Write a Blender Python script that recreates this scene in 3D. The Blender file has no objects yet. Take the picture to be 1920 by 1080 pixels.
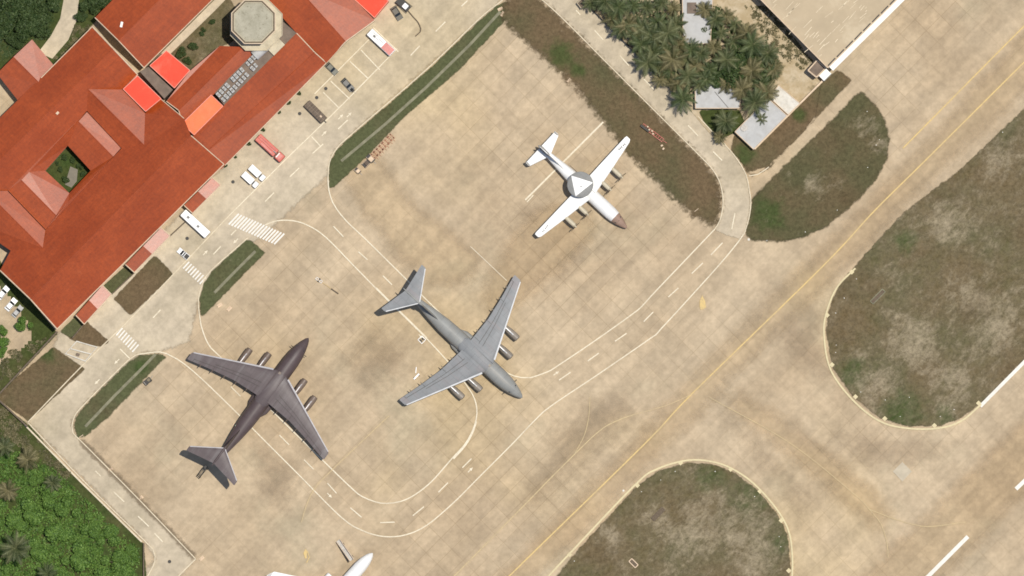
import bpy, math, random
import numpy as np
from mathutils import Vector, Matrix
random.seed(7); R = random.Random(11)
SC = bpy.context.scene
COL = SC.collection
# ------------------------------------------------------------------ camera
S = 0.155                                   # metres per photo pixel at the ground
D = 8000.0
CAM = Vector((0.0434*D, -0.031*D, D))
cd = bpy.data.cameras.new('camera'); cam = bpy.data.objects.new('camera', cd); COL.objects.link(cam)
fw = (-CAM).normalized()
rt = (Vector((1, 0, 0)) - fw*fw.x).normalized(); up = rt.cross(fw)
cam.matrix_world = Matrix(((rt.x, up.x, -fw.x, CAM.x), (rt.y, up.y, -fw.y, CAM.y), (rt.z, up.z, -fw.z, CAM.z), (0, 0, 0, 1)))
cd.sensor_width = 36; cd.lens = 36*CAM.length/(1920*S); cd.clip_start = 10; cd.clip_end = 30000
SC.camera = cam
SC.cycles.filter_width = 1.7
# ------------------------------------------------------------------ light
SUN = Vector((0.217, 0.066, 1)).normalized()
w = bpy.data.worlds.new("World"); SC.world = w; w.use_nodes = True
wn = w.node_tree; sky = wn.nodes.new('ShaderNodeTexSky'); sky.sky_type = 'NISHITA'; sky.sun_disc = False
sky.sun_elevation = math.asin(SUN.z); sky.sun_rotation = math.atan2(SUN.x, SUN.y)
wn.nodes['Background'].inputs['Strength'].default_value = 0.09
wn.links.new(sky.outputs[0], wn.nodes['Background'].inputs['Color'])
ld = bpy.data.lights.new('sun', 'SUN'); ld.energy = 4.1; ld.angle = math.radians(0.5); ld.color = (1, 0.94, 0.84)
sun = bpy.data.objects.new('sun', ld); COL.objects.link(sun)
sun.rotation_euler = (-SUN).to_track_quat('-Z', 'Y').to_euler()
SC.view_settings.view_transform = 'Standard'; SC.view_settings.look = 'None'
SC.view_settings.exposure = 0.0; SC.view_settings.gamma = 1
# ------------------------------------------------------------------ photo pixel -> world
def ray(px, py): return (fw + rt*((px-960)*S/CAM.length) + up*((540-py)*S/CAM.length))
def P(px, py, z=0.0):
    d = ray(px, py); return CAM + d*((z-CAM.z)/d.z)
class Plane:
    def __init__(s, a, b, c):
        a, b, c = [P(*q) if not isinstance(q, Vector) else q for q in (a, b, c)]
        s.n = (b-a).cross(c-a).normalized(); s.d = s.n.dot(a)
    def __call__(s, px, py):
        d = ray(px, py); return CAM + d*((s.d - s.n.dot(CAM))/s.n.dot(d))
    def z(s, x, y): return (s.d - s.n.x*x - s.n.y*y)/s.n.z
def W(q): return q if isinstance(q, Vector) else P(*q)
# ------------------------------------------------------------------ materials
def lk(nt, a, b): nt.links.new(a, b)
class NT:
    def __init__(s, name):
        s.m = bpy.data.materials.new(name); s.m.use_nodes = True; s.t = s.m.node_tree
        s.b = s.t.nodes['Principled BSDF']
        s.pos = s.t.nodes.new('ShaderNodeNewGeometry').outputs['Position']
    def node(s, k, **kw):
        n = s.t.nodes.new(k)
        for a, v in kw.items(): setattr(n, a, v)
        return n
    def setin(s, sock, v):
        if hasattr(v, 'is_output'): lk(s.t, v, sock)
        elif isinstance(v, tuple) and len(v) == 3 and sock.type == 'RGBA': sock.default_value = (*v, 1)
        else: sock.default_value = v
    def noise(s, scale, detail=3, rough=.55, vec=None, dist=0):
        n = s.node('ShaderNodeTexNoise'); n.inputs['Scale'].default_value = scale; n.inputs['Detail'].default_value = detail
        n.inputs['Roughness'].default_value = rough; n.inputs['Distortion'].default_value = dist
        s.setin(n.inputs['Vector'], vec if vec is not None else s.pos); return n.outputs['Fac']
    def ramp(s, f, a, b, lo=0., hi=1., smooth=True):
        n = s.node('ShaderNodeMapRange'); n.interpolation_type = 'SMOOTHSTEP' if smooth else 'LINEAR'
        s.setin(n.inputs['Value'], f); n.inputs['From Min'].default_value = a; n.inputs['From Max'].default_value = b
        n.inputs['To Min'].default_value = lo; n.inputs['To Max'].default_value = hi; return n.outputs[0]
    def mix(s, f, a, b, kind='MIX'):
        n = s.node('ShaderNodeMix'); n.data_type = 'RGBA'; n.blend_type = kind
        s.setin(n.inputs[0], f); s.setin(n.inputs[6], a); s.setin(n.inputs[7], b); return n.outputs[2]
    def math(s, op, a, b=0.0, c=None):
        n = s.node('ShaderNodeMath', operation=op); s.setin(n.inputs[0], a); s.setin(n.inputs[1], b)
        if c is not None: s.setin(n.inputs[2], c)
        return n.outputs[0]
    def mapping(s, rot=0, scale=(1, 1, 1), vec=None):
        n = s.node('ShaderNodeMapping'); n.inputs['Rotation'].default_value = (0, 0, rot)
        s.setin(n.inputs['Vector'], vec if vec is not None else s.pos)
        if scale == (1, 1, 1): return n.outputs[0]
        m = s.node('ShaderNodeMapping'); m.inputs['Scale'].default_value = scale; lk(s.t, n.outputs[0], m.inputs['Vector']); return m.outputs[0]
    def attr(s, name): return s.node('ShaderNodeAttribute', attribute_name=name).outputs['Fac']
    def fade(s, f):
        o = s.t.nodes['Material Output']; tr = s.node('ShaderNodeBsdfTransparent'); mx = s.node('ShaderNodeMixShader')
        s.setin(mx.inputs[0], f); lk(s.t, tr.outputs[0], mx.inputs[1]); lk(s.t, s.b.outputs[0], mx.inputs[2]); lk(s.t, mx.outputs[0], o.inputs['Surface']); return s.m
    def out(s, col, rough=.9, spec=.2, bump=None, bstr=.3, bdist=.1, metal=0., coat=0., coat_rough=.3):
        s.setin(s.b.inputs['Base Color'], col); s.setin(s.b.inputs['Roughness'], rough)
        s.b.inputs['Specular IOR Level'].default_value = spec; s.b.inputs['Metallic'].default_value = metal
        s.b.inputs['Coat Weight'].default_value = coat; s.b.inputs['Coat Roughness'].default_value = coat_rough
        if bump is not None:
            n = s.node('ShaderNodeBump'); n.inputs['Strength'].default_value = bstr; n.inputs['Distance'].default_value = bdist
            lk(s.t, bump, n.inputs['Height']); lk(s.t, n.outputs[0], s.b.inputs['Normal'])
        return s.m
AX = -math.radians(45.0)                    # apron axis laid along texture X
def concrete(n, c1=(.405, .313, .206), c2=(.465, .372, .255), slab=True):
    ax = n.mapping(AX)
    c = n.mix(n.ramp(n.noise(.022, 4, .6), .32, .68), c1, c2)
    c = n.mix(n.ramp(n.noise(.014, 3, .5, n.mapping(.7)), .5, .72, 0, .5), c, (.52, .405, .225))
    c = n.mix(n.ramp(n.noise(.03, 4, .6, n.mapping(2.1)), .52, .75, 0, .6), c, (.39, .335, .228))
    st = n.noise(1, 3, .6, n.mapping(AX, (.014, .17, 1)))
    c = n.mix(1., c, n.ramp(st, .38, .62, .915, 1.06), 'MULTIPLY')
    st2 = n.noise(1, 2, .6, n.mapping(AX, (.17, .02, 1)))
    c = n.mix(1., c, n.ramp(st2, .38, .62, .95, 1.04), 'MULTIPLY')
    if slab:
        b = n.node('ShaderNodeTexBrick'); b.offset = 0.0; b.squash = 1.0
        lk(n.t, ax, b.inputs['Vector'])
        for k, v in (('Scale', 1.), ('Mortar Size', .085), ('Mortar Smooth', .6), ('Bias', 0.), ('Brick Width', 6.), ('Row Height', 4.6)): b.inputs[k].default_value = v
        b.inputs['Color1'].default_value = (.915, .915, .92, 1); b.inputs['Color2'].default_value = (1.045, 1.04, 1.03, 1); b.inputs['Mortar'].default_value = (.71, .685, .635, 1)
        k = n.ramp(n.noise(.018, 3, .6, n.mapping(4.4)), .4, .62, .2, .95)
        c = n.mix(k, c, n.mix(1., c, b.outputs['Color'], 'MULTIPLY'))
    c = n.mix(1., c, n.ramp(n.noise(.5, 6, .7), .25, .75, .86, 1.13), 'MULTIPLY')
    c = n.mix(n.ramp(n.noise(.11, 5, .7, n.mapping(1.3)), .62, .76, 0, .22), c, (.28, .215, .145))
    c = n.mix(n.ramp(n.noise(.16, 5, .75, n.mapping(3.7)), .6, .78, 0, .35), c, (.52, .43, .3))
    return c
def m_concrete(name, **kw):
    n = NT(name); return n.out(concrete(n, **kw), .95, .15)
def m_soft(name, inner, base_kw={}):
    """inner(n) colour inside, concrete outside; blend along the mesh's 'edge' distance"""
    n = NT(name); e = n.attr('edge')
    f = n.ramp(n.math('ADD', e, n.ramp(n.noise(.55, 5, .7), .2, .8, -.5, .5, False)), -.3, .4)
    return n, f
def m_grass(name, brown=(.128, .09, .045), green=(.078, .08, .034), lush=(.042, .07, .02), palec=(.36, .3, .21), pale_amt=.0, green_amt=.5, soft=True):
    n, f = m_soft(name, None)
    c = n.mix(n.ramp(n.noise(.05, 4, .6), .5-.25*green_amt-.05, .8-.25*green_amt, 0, 1.), brown, green)
    c = n.mix(n.ramp(n.math('ADD', n.attr('green'), n.ramp(n.noise(.25, 4, .6), .2, .8, -.3, .3)), .25, 1., 0, .75), c, lush)
    pn = n.math('ADD', n.math('MULTIPLY', n.noise(.075, 7, .8, None, .3), .5), n.math('MULTIPLY', n.noise(.5, 6, .8, n.mapping(AX, (.55, 1, 1)), .4), .5))
    if pale_amt > .5: c = n.mix(n.ramp(n.math('ADD', pn, n.math('MULTIPLY', n.attr('pale'), .1)), .4, .68, 0, .75, False), c, (.2, .165, .11))
    c = n.mix(n.ramp(n.math('ADD', pn, n.math('MULTIPLY', n.attr('pale'), .13)), .58-.06*pale_amt, .76-.04*pale_amt, 0, .7, False), c, palec)
    c = n.mix(n.ramp(n.noise(.035, 5, .65, n.mapping(2.7)), .52, .7, 0, .45), c, (.07, .048, .024))
    c = n.mix(1., c, n.ramp(n.noise(.9, 6, .85, None, .3), .3, .7, .7, 1.3), 'MULTIPLY')
    n.out(c, 1., .05, n.noise(2.5, 5, .7), .5, .15); return n.fade(f)
def m_plain(name, col, rough=.6, var=.12, scale=.6, spec=.4, metal=0., coat=0., coat_rough=.3, dirt=None, dirt_amt=.5, local=False):
    n = NT(name)
    v = n.node('ShaderNodeTexCoord').outputs['Object'] if local else n.pos
    c = n.mix(1., (col[0], col[1], col[2]), n.ramp(n.noise(scale, 5, .65, v), .25, .75, 1-var, 1+var), 'MULTIPLY')
    if dirt: c = n.mix(n.ramp(n.noise(scale*.6, 5, .7, v, .5), .48, .75, 0, dirt_amt), c, dirt)
    return n.out(c, rough, spec, metal=metal, coat=coat, coat_rough=coat_rough)
def m_paint(name, col, wear=.35):
    n = NT(name); f = n.ramp(n.noise(1.4, 5, .75), .42, .7, 0, wear)
    f2 = n.ramp(n.noise(.09, 3, .6), .45, .75, 0, wear*.8)
    return n.out(n.mix(f2, n.mix(f, col, (.36, .29, .2)), (.38, .31, .21)), .85, .2)
M = {}
M['apron'] = m_concrete('apron_concrete')
M['road'] = m_concrete('road_concrete', c1=(.425, .362, .262), c2=(.5, .425, .315), slab=False)
M['kerb'] = m_plain('kerb_stone', (.6, .52, .38), .9, .15, .8)
M['white_paint'] = m_paint('white_road_paint', (.72, .65, .5), .4)
M['bright_paint'] = m_paint('white_runway_paint', (.74, .72, .66), .2)
M['yellow_paint'] = m_paint('yellow_taxi_paint', (.62, .46, .2), .55)
M['faded_yellow'] = m_paint('faded_yellow_paint', (.53, .42, .24), .75)
M['cream_paint'] = m_paint('cream_edge_paint', (.62, .54, .33), .3)
M['grass'] = m_grass('dry_grass', green_amt=.3, brown=(.132, .094, .053), green=(.09, .083, .042))
M['olive'] = m_grass('olive_grass', green_amt=.6, pale_amt=.25, brown=(.112, .086, .047), green=(.084, .08, .04))
M['verge'] = m_grass('green_verge', brown=(.112, .098, .054), green=(.084, .092, .043), green_amt=1.)
M['island'] = m_grass('patchy_island_grass', pale_amt=.6, green_amt=.4, brown=(.122, .09, .046), green=(.086, .083, .038), palec=(.36, .3, .205))
M['ground'] = m_grass('wild_ground', brown=(.1, .09, .04), green=(.05, .065, .02), pale_amt=.2, green_amt=.9)
n, f = m_soft('sandy_ground', None)
c = n.mix(n.ramp(n.noise(.3, 6, .75), .35, .7), (.38, .3, .185), (.5, .42, .3)); c = n.mix(n.ramp(n.noise(.2, 5, .7, n.mapping(1)), .55, .7, 0, .8), c, (.17, .14, .08))
n.out(c, 1., .05); M['sand'] = n.fade(f)
n, f = m_soft('stained_concrete', None)
n.out(n.mix(1., concrete(n), (.8, .79, .79), 'MULTIPLY'), .95, .15); M['stain'] = n.fade(n.math('MULTIPLY', n.ramp(n.math('ADD', n.attr('edge'), n.ramp(n.noise(.12, 6, .75), .2, .8, -.8, .8, False)), -.4, 1.3), .3))
n, f = m_soft('worn_pale_concrete', None)
n.out(n.mix(1., concrete(n), (1.14, 1.1, 1.02), 'MULTIPLY'), .95, .15); M['worn'] = n.fade(n.math('MULTIPLY', n.ramp(n.math('ADD', n.attr('edge'), n.ramp(n.noise(.1, 6, .75), .2, .8, -.6, .6, False)), -.5, 1.2), .75))
n, f = m_soft('dusty_dirt', None)
n.out(n.mix(n.noise(.8, 5, .7), (.17, .13, .085), (.27, .21, .14)), .95, .1); M['dirt'] = n.fade(n.math('MULTIPLY', f, .55))
n, f = m_soft('soft_road_concrete', None)
n.out(concrete(n, c1=(.425, .362, .262), c2=(.5, .425, .315), slab=False), .95, .15); M['softroad'] = n.fade(f)
def m_roof(name, a, b, spec=.66, rough=.37, coat=0.):
    n = NT(name)
    c = n.mix(n.ramp(n.noise(.09, 4, .6), .3, .7), a, b)
    c = n.mix(1., c, n.ramp(n.noise(1.2, 6, .8), .25, .75, .84, 1.16), 'MULTIPLY')
    c = n.mix(1., c, n.ramp(n.noise(1, 4, .7, n.mapping(AX, (.12, 1.3, 1))), .3, .7, .92, 1.08), 'MULTIPLY')
    c = n.mix(1., c, n.ramp(n.noise(1, 4, .7, n.mapping(AX, (1.5, .1, 1))), .3, .7, .93, 1.07), 'MULTIPLY')
    c = n.mix(n.ramp(n.noise(.25, 5, .7, n.mapping(.8)), .6, .8, 0, .35), c, (.4, .11, .04))
    c = n.mix(n.ramp(n.noise(.5, 4, .7, n.mapping(2.)), .68, .8, 0, .3), c, (.1, .035, .015))
    return n.out(c, rough, spec, n.noise(1.3, 5, .7), .12, .1, coat=coat, coat_rough=.42)
M['tile'] = m_roof('terracotta_tile', (.268, .046, .007), (.325, .061, .012))
M['red'] = m_plain('red_sheet', (.85, .075, .04), .7, .08, .3, spec=.2, dirt=(.8, .2, .13), dirt_amt=.5)
M['orange'] = m_plain('orange_sheet', (.85, .19, .08), .7, .08, .3, spec=.2, dirt=(.8, .26, .15), dirt_amt=.4)
M['flatgrey'] = m_plain('grey_flat_roof', (.17, .13, .1), .9, .2, .5)
M['bluegrey'] = m_plain('pale_grey_sheet_roof', (.42, .42, .41), .7, .08, .5, dirt=(.3, .28, .25), dirt_amt=.5)
M['whiteroof'] = m_plain('white_slab_roof', (.6, .57, .5), .85, .12, .8, dirt=(.4, .34, .25))
M['wall'] = m_plain('cream_wall', (.6, .5, .36), .85, .1, .4, dirt=(.35, .27, .18))
M['trim'] = m_plain('cream_trim', (.62, .48, .34), .8, .12, .6)
M['hangar'] = m_plain('dusty_hangar_roof', (.43, .345, .23), .85, .1, .1, dirt=(.56, .47, .33), dirt_amt=.8)
M['white'] = m_plain('white_wall', (.82, .8, .74), .7, .05, .5)
M['dark'] = m_plain('dark_metal', (.035, .032, .028), .6, .3, 2)
M['glass'] = m_plain('dark_glass', (.02, .024, .028), .12, .1, 1, spec=.6)
M['rubber'] = m_plain('rubber', (.02, .02, .02), .9, .2, 3)
M['steel'] = m_plain('grey_steel', (.36, .34, .31), .55, .2, 2, metal=.2)
n = NT('tower_roof'); c = n.mix(n.ramp(n.noise(.35, 5, .7), .3, .7), (.3, .28, .21), (.4, .375, .29)); c = n.mix(n.ramp(n.noise(.9, 5, .75, None, 1.), .55, .68, 0, .8), c, (.17, .15, .1))
M['towertop'] = n.out(c, .9, .1)
M['towerwall'] = m_plain('tower_wall', (.5, .44, .32), .85, .12, .5, dirt=(.3, .25, .17))
M['channel'] = m_plain('drain_concrete', (.2, .19, .125), .95, .25, .5)
def m_leaf(name, a, b, rough=.6, tr=.12):
    n = NT(name); f = n.attr('shade')
    c = n.mix(f, a, b); return n.out(c, rough, .25)
M['palm'] = m_leaf('palm_leaf', (.042, .058, .02), (.135, .142, .064), .5)
M['palm_dry'] = m_leaf('palm_leaf_dry', (.06, .06, .022), (.19, .165, .08), .55)
M['palm_dark'] = m_leaf('palm_leaf_dark', (.03, .048, .015), (.09, .11, .043), .5)
M['leaf'] = m_leaf('broad_leaf', (.02, .042, .01), (.07, .1, .032))
M['lush'] = m_leaf('lush_leaf', (.036, .085, .012), (.14, .235, .045))
M['scrub'] = m_leaf('scrub_leaf', (.05, .05, .02), (.2, .17, .09))
M['bark'] = m_plain('bark', (.13, .1, .07), .95, .3, 3)
# ------------------------------------------------------------------ mesh tools
class MB:
    def __init__(s): s.v = []; s.f = []; s.a = []
    def add(s, vs, fs, sh=None):
        o = len(s.v); s.v += [tuple(q) for q in vs]; s.f += [tuple(i+o for i in q) for q in fs]
        if sh is not None: s.a += [sh]*len(vs)
    def box(s, c, size, rz=0., bev=0.):
        x, y, z = [q/2 for q in size]; co, si = math.cos(rz), math.sin(rz)
        if bev <= 0: ring = [(-x, -y), (x, -y), (x, y), (-x, y)]; lay = [(-z, 0), (z, 0)]
        else:
            b = min(bev, x*.9, y*.9); ring = [(-x+b, -y), (x-b, -y), (x, -y+b), (x, y-b), (x-b, y), (-x+b, y), (-x, y-b), (-x, -y+b)]
            lay = [(-z, 0), (z-b, 0), (z, b*.8)]
        vs = []
        for dz, ins in lay:
            for (a, e) in ring:
                a2 = a*(x-ins)/x; e2 = e*(y-ins)/y
                vs.append((c[0]+a2*co-e2*si, c[1]+a2*si+e2*co, c[2]+dz))
        k = len(ring); fs = [tuple(range(k))[::-1], tuple(range((len(lay)-1)*k, len(lay)*k))]
        for l in range(len(lay)-1):
            for i in range(k): fs.append((l*k+i, l*k+(i+1) % k, (l+1)*k+(i+1) % k, (l+1)*k+i))
        s.add(vs, fs); return s
    def prism(s, pts, z0, z1):
        k = len(pts); a = sum(pts[i][0]*pts[(i+1) % k][1]-pts[(i+1) % k][0]*pts[i][1] for i in range(k))
        if a < 0: pts = pts[::-1]
        s.add([(p[0], p[1], z0) for p in pts]+[(p[0], p[1], z1) for p in pts],
              [tuple(range(k))[::-1], tuple(range(k, 2*k))]+[(i, (i+1) % k, k+(i+1) % k, k+i) for i in range(k)]); return s
    def tube(s, pts, r, n=6, r1=None):
        pts = [Vector(p) for p in pts]
        for i in range(len(pts)-1):
            a, b = pts[i], pts[i+1]; d = (b-a)
            if d.length < 1e-6: continue
            d.normalize(); u = d.orthogonal().normalized(); q = d.cross(u)
            ra = r if r1 is None else r+(r1-r)*i/(len(pts)-1); rb = r if r1 is None else r+(r1-r)*(i+1)/(len(pts)-1)
            vs = [a+(u*math.cos(t)+q*math.sin(t))*ra for t in [2*math.pi*k/n for k in range(n)]]
            vs += [b+(u*math.cos(t)+q*math.sin(t))*rb for t in [2*math.pi*k/n for k in range(n)]]
            s.add(vs, [(k, (k+1) % n, n+(k+1) % n, n+k) for k in range(n)]+[tuple(range(n))[::-1], tuple(range(n, 2*n))])
        return s
    def loft(s, rings, cap=True):
        k = len(rings[0]); vs = [p for r in rings for p in r]; fs = []
        for l in range(len(rings)-1):
            for i in range(k): fs.append((l*k+i, l*k+(i+1) % k, (l+1)*k+(i+1) % k, (l+1)*k+i))
        if cap: fs += [tuple(range(k))[::-1], tuple(range((len(rings)-1)*k, len(rings)*k))]
        s.add(vs, fs); return s
    def build(s, name, mat, parent=None, smooth=False, org=None, label=None):
        me = bpy.data.meshes.new(name)
        v = s.v if org is None else [(p[0]-org[0], p[1]-org[1], p[2]-org[2]) for p in s.v]
        me.from_pydata(v, [], s.f); me.materials.append(mat)
        if len(s.a) == len(s.v) and s.a:
            at = me.attributes.new('shade', 'FLOAT', 'POINT'); at.data.foreach_set('value', np.array(s.a, dtype=np.float32))
        if smooth:
            me.shade_smooth()
            try: me.set_sharp_from_angle(angle=math.radians(38))
            except Exception: pass
        me.update(); o = bpy.data.objects.new(name, me); COL.objects.link(o)
        if org is not None and parent is None: o.location = org
        if parent is not None: o.parent = parent
        if label: o['label'] = label
        return o
def thing(name, label, cat, loc=(0, 0, 0), rz=0., group=None):
    o = bpy.data.objects.new(name, None); COL.objects.link(o); o.empty_display_size = .5
    o.location = loc; o.rotation_euler = (0, 0, rz); o['label'] = label; o['category'] = cat
    if group: o['group'] = group
    return o
def tag(o, label, cat, group=None, kind=None):
    o['label'] = label; o['category'] = cat
    if group: o['group'] = group
    if kind: o['kind'] = kind
    return o
def dup(root, loc, rz=0., label=None, scale=None, group=None):
    r = root.copy(); COL.objects.link(r); r.location = loc; r.rotation_euler = (0, 0, rz)
    if label: r['label'] = label
    if group: r['group'] = group
    if scale is not None: r.scale = (scale,)*3 if not isinstance(scale, tuple) else scale
    for ch in list(root.children):
        c = ch.copy(); COL.objects.link(c); c.parent = r
        for g in ch.children:
            d = g.copy(); COL.objects.link(d); d.parent = c
    return r
def struct(o): o['kind'] = 'structure'; return o
def spline(pts, step=3., closed=False):
    """Catmull-Rom through 2-D points"""
    p = [Vector(q[:2]) for q in pts]; out = []; n = len(p)
    for i in range(n if closed else n-1):
        a = p[i-1] if (i or closed) else p[0]*2-p[1]; b = p[i]; c = p[(i+1) % n]; d = p[(i+2) % n] if (closed or i+2 < n) else c*2-b
        k = max(1, int((c-b).length/step))
        for j in range(k):
            t = j/k; out.append(.5*((2*b)+(c-a)*t+(2*a-5*b+4*c-d)*t*t+(3*b-a-3*c+d)*t**3))
    if not closed: out.append(p[-1])
    return out
def ribbon(mb, pts, width, z, closed=False, h=0.):
    """flat strip (or a real kerb of height h) along world 2-D points"""
    pts = [Vector(q[:2]) for q in pts]; n = len(pts); L = []; Rr = []
    for i in range(n):
        a = pts[i-1] if (i or closed) else pts[i]; b = pts[(i+1) % n] if (i < n-1 or closed) else pts[i]
        d = (b-a).normalized(); nn = Vector((-d.y, d.x))*width/2; L.append(pts[i]+nn); Rr.append(pts[i]-nn)
    m = n if closed else n-1
    if h <= 0: mb.add([(q.x, q.y, z) for q in L]+[(q.x, q.y, z) for q in Rr], [(i, n+i, n+(i+1) % n, (i+1) % n) for i in range(m)])
    else:
        vs = [(q.x, q.y, z) for q in L]+[(q.x, q.y, z) for q in Rr]+[(q.x, q.y, z+h) for q in L]+[(q.x, q.y, z+h) for q in Rr]; fs = []
        for i in range(m):
            j = (i+1) % n; fs += [(2*n+i, 3*n+i, 3*n+j, 2*n+j), (i, 2*n+i, 2*n+j, j), (n+i, n+j, 3*n+j, 3*n+i)]
        if not closed: fs += [(0, n, 3*n, 2*n), (n-1, 3*n-1, 4*n-1, 2*n-1)]
        mb.add(vs, fs)
def px2(pts): return [P(a, b)[:2] for a, b in pts]
def softpoly(name, pts, mat, z, soft=1.2, step=1.0, smooth=True, greens=(), pales=()):
    """ground sheet whose 'edge' attribute is the distance to its outline, so it can thin out raggedly"""
    q = px2(pts); q = [tuple(v) for v in (spline(q, 4., True) if smooth else q)]
    a = np.array(q); b = np.roll(a, -1, 0)
    lo = a.min(0)-soft-1; hi = a.max(0)+soft+1
    nx = int((hi[0]-lo[0])/step)+2; ny = int((hi[1]-lo[1])/step)+2
    X, Y = np.meshgrid(lo[0]+np.arange(nx)*step, lo[1]+np.arange(ny)*step); pt = np.stack([X.ravel(), Y.ravel()], 1)
    dmin = np.full(len(pt), 1e9); ins = np.zeros(len(pt), bool)
    for u, v in zip(a, b):
        d = v-u; t = np.clip(((pt-u)@d)/max(d@d, 1e-9), 0, 1); dmin = np.minimum(dmin, np.hypot(*(pt-(u+t[:, None]*d)).T))
        cr = ((u[1] > pt[:, 1]) != (v[1] > pt[:, 1])) & (pt[:, 0] < (v[0]-u[0])*(pt[:, 1]-u[1])/(v[1]-u[1]+1e-12)+u[0]); ins ^= cr
    sd = np.where(ins, dmin, -dmin); keep = sd > -(soft+step)
    idx = -np.ones(len(pt), int)
    G = np.arange(len(pt)).reshape(ny, nx); f = np.stack([G[:-1, :-1], G[:-1, 1:], G[1:, 1:], G[1:, :-1]], -1).reshape(-1, 4)
    f = f[keep[f].all(1)]; used = np.unique(f); idx[used] = np.arange(len(used)); f = idx[f]
    me = bpy.data.meshes.new(name); me.from_pydata([(x, y, z) for x, y in pt[used]], [], f.tolist()); me.materials.append(mat)
    def setattr_(nm, val):
        at = me.attributes.new(nm, 'FLOAT', 'POINT'); at.data.foreach_set('value', val.astype(np.float32))
    setattr_('edge', sd[used]/soft)
    for nm, spots in (('green', greens), ('pale', pales)):
        val = np.zeros(len(used))
        for (x, y, r) in spots:
            c = P(x, y); val = np.maximum(val, np.exp(-((pt[used, 0]-c.x)**2+(pt[used, 1]-c.y)**2)/(r*S)**2))
        setattr_(nm, val)
    o = bpy.data.objects.new(name, me); COL.objects.link(o); return struct(o)
# ------------------------------------------------------------------ ground, roads, grass
mb = MB(); mb.add([(-3000, -3000, -.3), (3000, -3000, -.3), (3000, 3000, -.3), (-3000, 3000, -.3)], [(0, 1, 2, 3)]); struct(mb.build('ground', m_plain('far_ground', (.17, .14, .08), 1., .25, .01)))
mb = MB(); mb.add([(-330, -260, 0), (330, -260, 0), (330, 260, 0), (-330, 260, 0)], [(0, 1, 2, 3)]); struct(mb.build('apron', M['apron']))
Z = [0.012]
def nz(d=.006): Z[0] += d; return Z[0]
# darker, older slabs
for pts in ([(1330, 770), (1362, 762), (1520, 915), (1500, 985), (1440, 900)], [(1560, 800), (1700, 815), (1790, 830), (1700, 890), (1600, 870)], [(1420, 560), (1530, 520), (1545, 620), (1560, 720), (1500, 700)],
            [(960, 400), (1000, 370), (1100, 470), (1040, 520)], [(480, 830), (560, 870), (540, 960), (470, 900)], [(1110, 740), (1200, 770), (1080, 900), (980, 960), (1010, 850)],
            [(690, 600), (760, 660), (720, 740), (640, 690)], [(190, 850), (330, 980), (370, 1040), (340, 1010), (180, 860)]):
    softpoly('apron_slab', pts, M['stain'], nz(), 5., 1.6)
for pts in ([(1960, 20), (1960, 130), (1760, 330), (1560, 530), (1330, 760), (1200, 890), (1000, 1090), (930, 1090), (1180, 830), (1300, 700), (1520, 480), (1700, 300)], [(1340, 740), (1390, 730), (1560, 850), (1680, 960), (1650, 1000), (1500, 880)], [(1760, 1090), (1960, 880), (1960, 760), (1840, 860), (1640, 1060), (1620, 1090)], [(640, 330), (700, 280), (780, 380), (900, 480), (860, 540), (760, 500)], [(960, 440), (1040, 380), (1120, 430), (960, 580), (900, 560)]):
    softpoly('apron_slab', pts, M['worn'], nz(), 4., 1.6)
# service roads, a paler concrete
def sheet(name, pts, mat, smooth=False):
    q = px2(pts); q = spline(q, 2., True) if smooth else q
    mb = MB(); z = nz(); mb.add([(a[0], a[1], z) for a in q], [tuple(range(len(q)))[::-1]])
    return struct(mb.build(name, mat))
softpoly('service_road', [(52, 792), (110, 622), (160, 600), (420, 308), (605, 118), (720, 0), (745, -30), (960, -30), (930, 12), (655, 255), (622, 292), (614, 330), (560, 380), (490, 445), (400, 510), (372, 565), (355, 640), (300, 660), (262, 663), (160, 755), (136, 790), (140, 812), (368, 1048), (320, 1100), (240, 1100), (290, 1050), (272, 1015)], M['softroad'], nz(), 2., 1.2, False)
road_ne = [(985, -30), (1045, 25), (1140, 120), (1221, 200), (1311, 291), (1337, 319), (1351, 346), (1356, 380), (1350, 413), (1340, 432), (1390, 450), (1400, 427), (1407, 387), (1404, 350), (1398, 325), (1384, 301), (1363, 275), (1309, 218), (1262, 165), (1090, 0), (1060, -30)]
softpoly('service_road', road_ne, M['softroad'], nz(), .8, 1., False)
# grass
softpoly('grass_verge', [(617, 352), (618, 305), (632, 280), (660, 254), (800, 134), (900, 38), (932, 10), (950, 2), (962, 20), (944, 42), (860, 132), (760, 218), (690, 292), (625, 352)], M['verge'], nz(), .7, .8, False)
softpoly('grass_verge', [(938, 30), (950, -2), (975, -20), (1000, -12), (1045, 27), (1140, 122), (1221, 203), (1309, 292), (1335, 321), (1349, 347), (1354, 380), (1348, 408), (1338, 424), (1300, 405), (1262, 372), (1215, 325), (1180, 292), (1140, 240), (1080, 165), (1010, 100), (955, 52)], M['grass'], nz(), 4., .9, False, greens=[(1050, 105, 35), (1085, 130, 20)])
softpoly('grass_verge', [(376, 592), (374, 562), (382, 532), (398, 508), (462, 450), (470, 450), (497, 474), (440, 532), (382, 592)], M['verge'], nz(), .7, .8, False)
softpoly('grass_verge', [(146, 822), (139, 800), (143, 782), (162, 757), (240, 680), (262, 666), (300, 663), (312, 668), (255, 728), (200, 785), (160, 818)], M['verge'], nz(), 1., .8, False, greens=[(262, 690, 18)])
softpoly('dirt_strip', [(150, 822), (160, 825), (262, 930), (368, 1040), (362, 1052), (300, 985), (220, 905), (150, 835)], M['dirt'], nz(), 1.6, .8, False)
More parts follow.
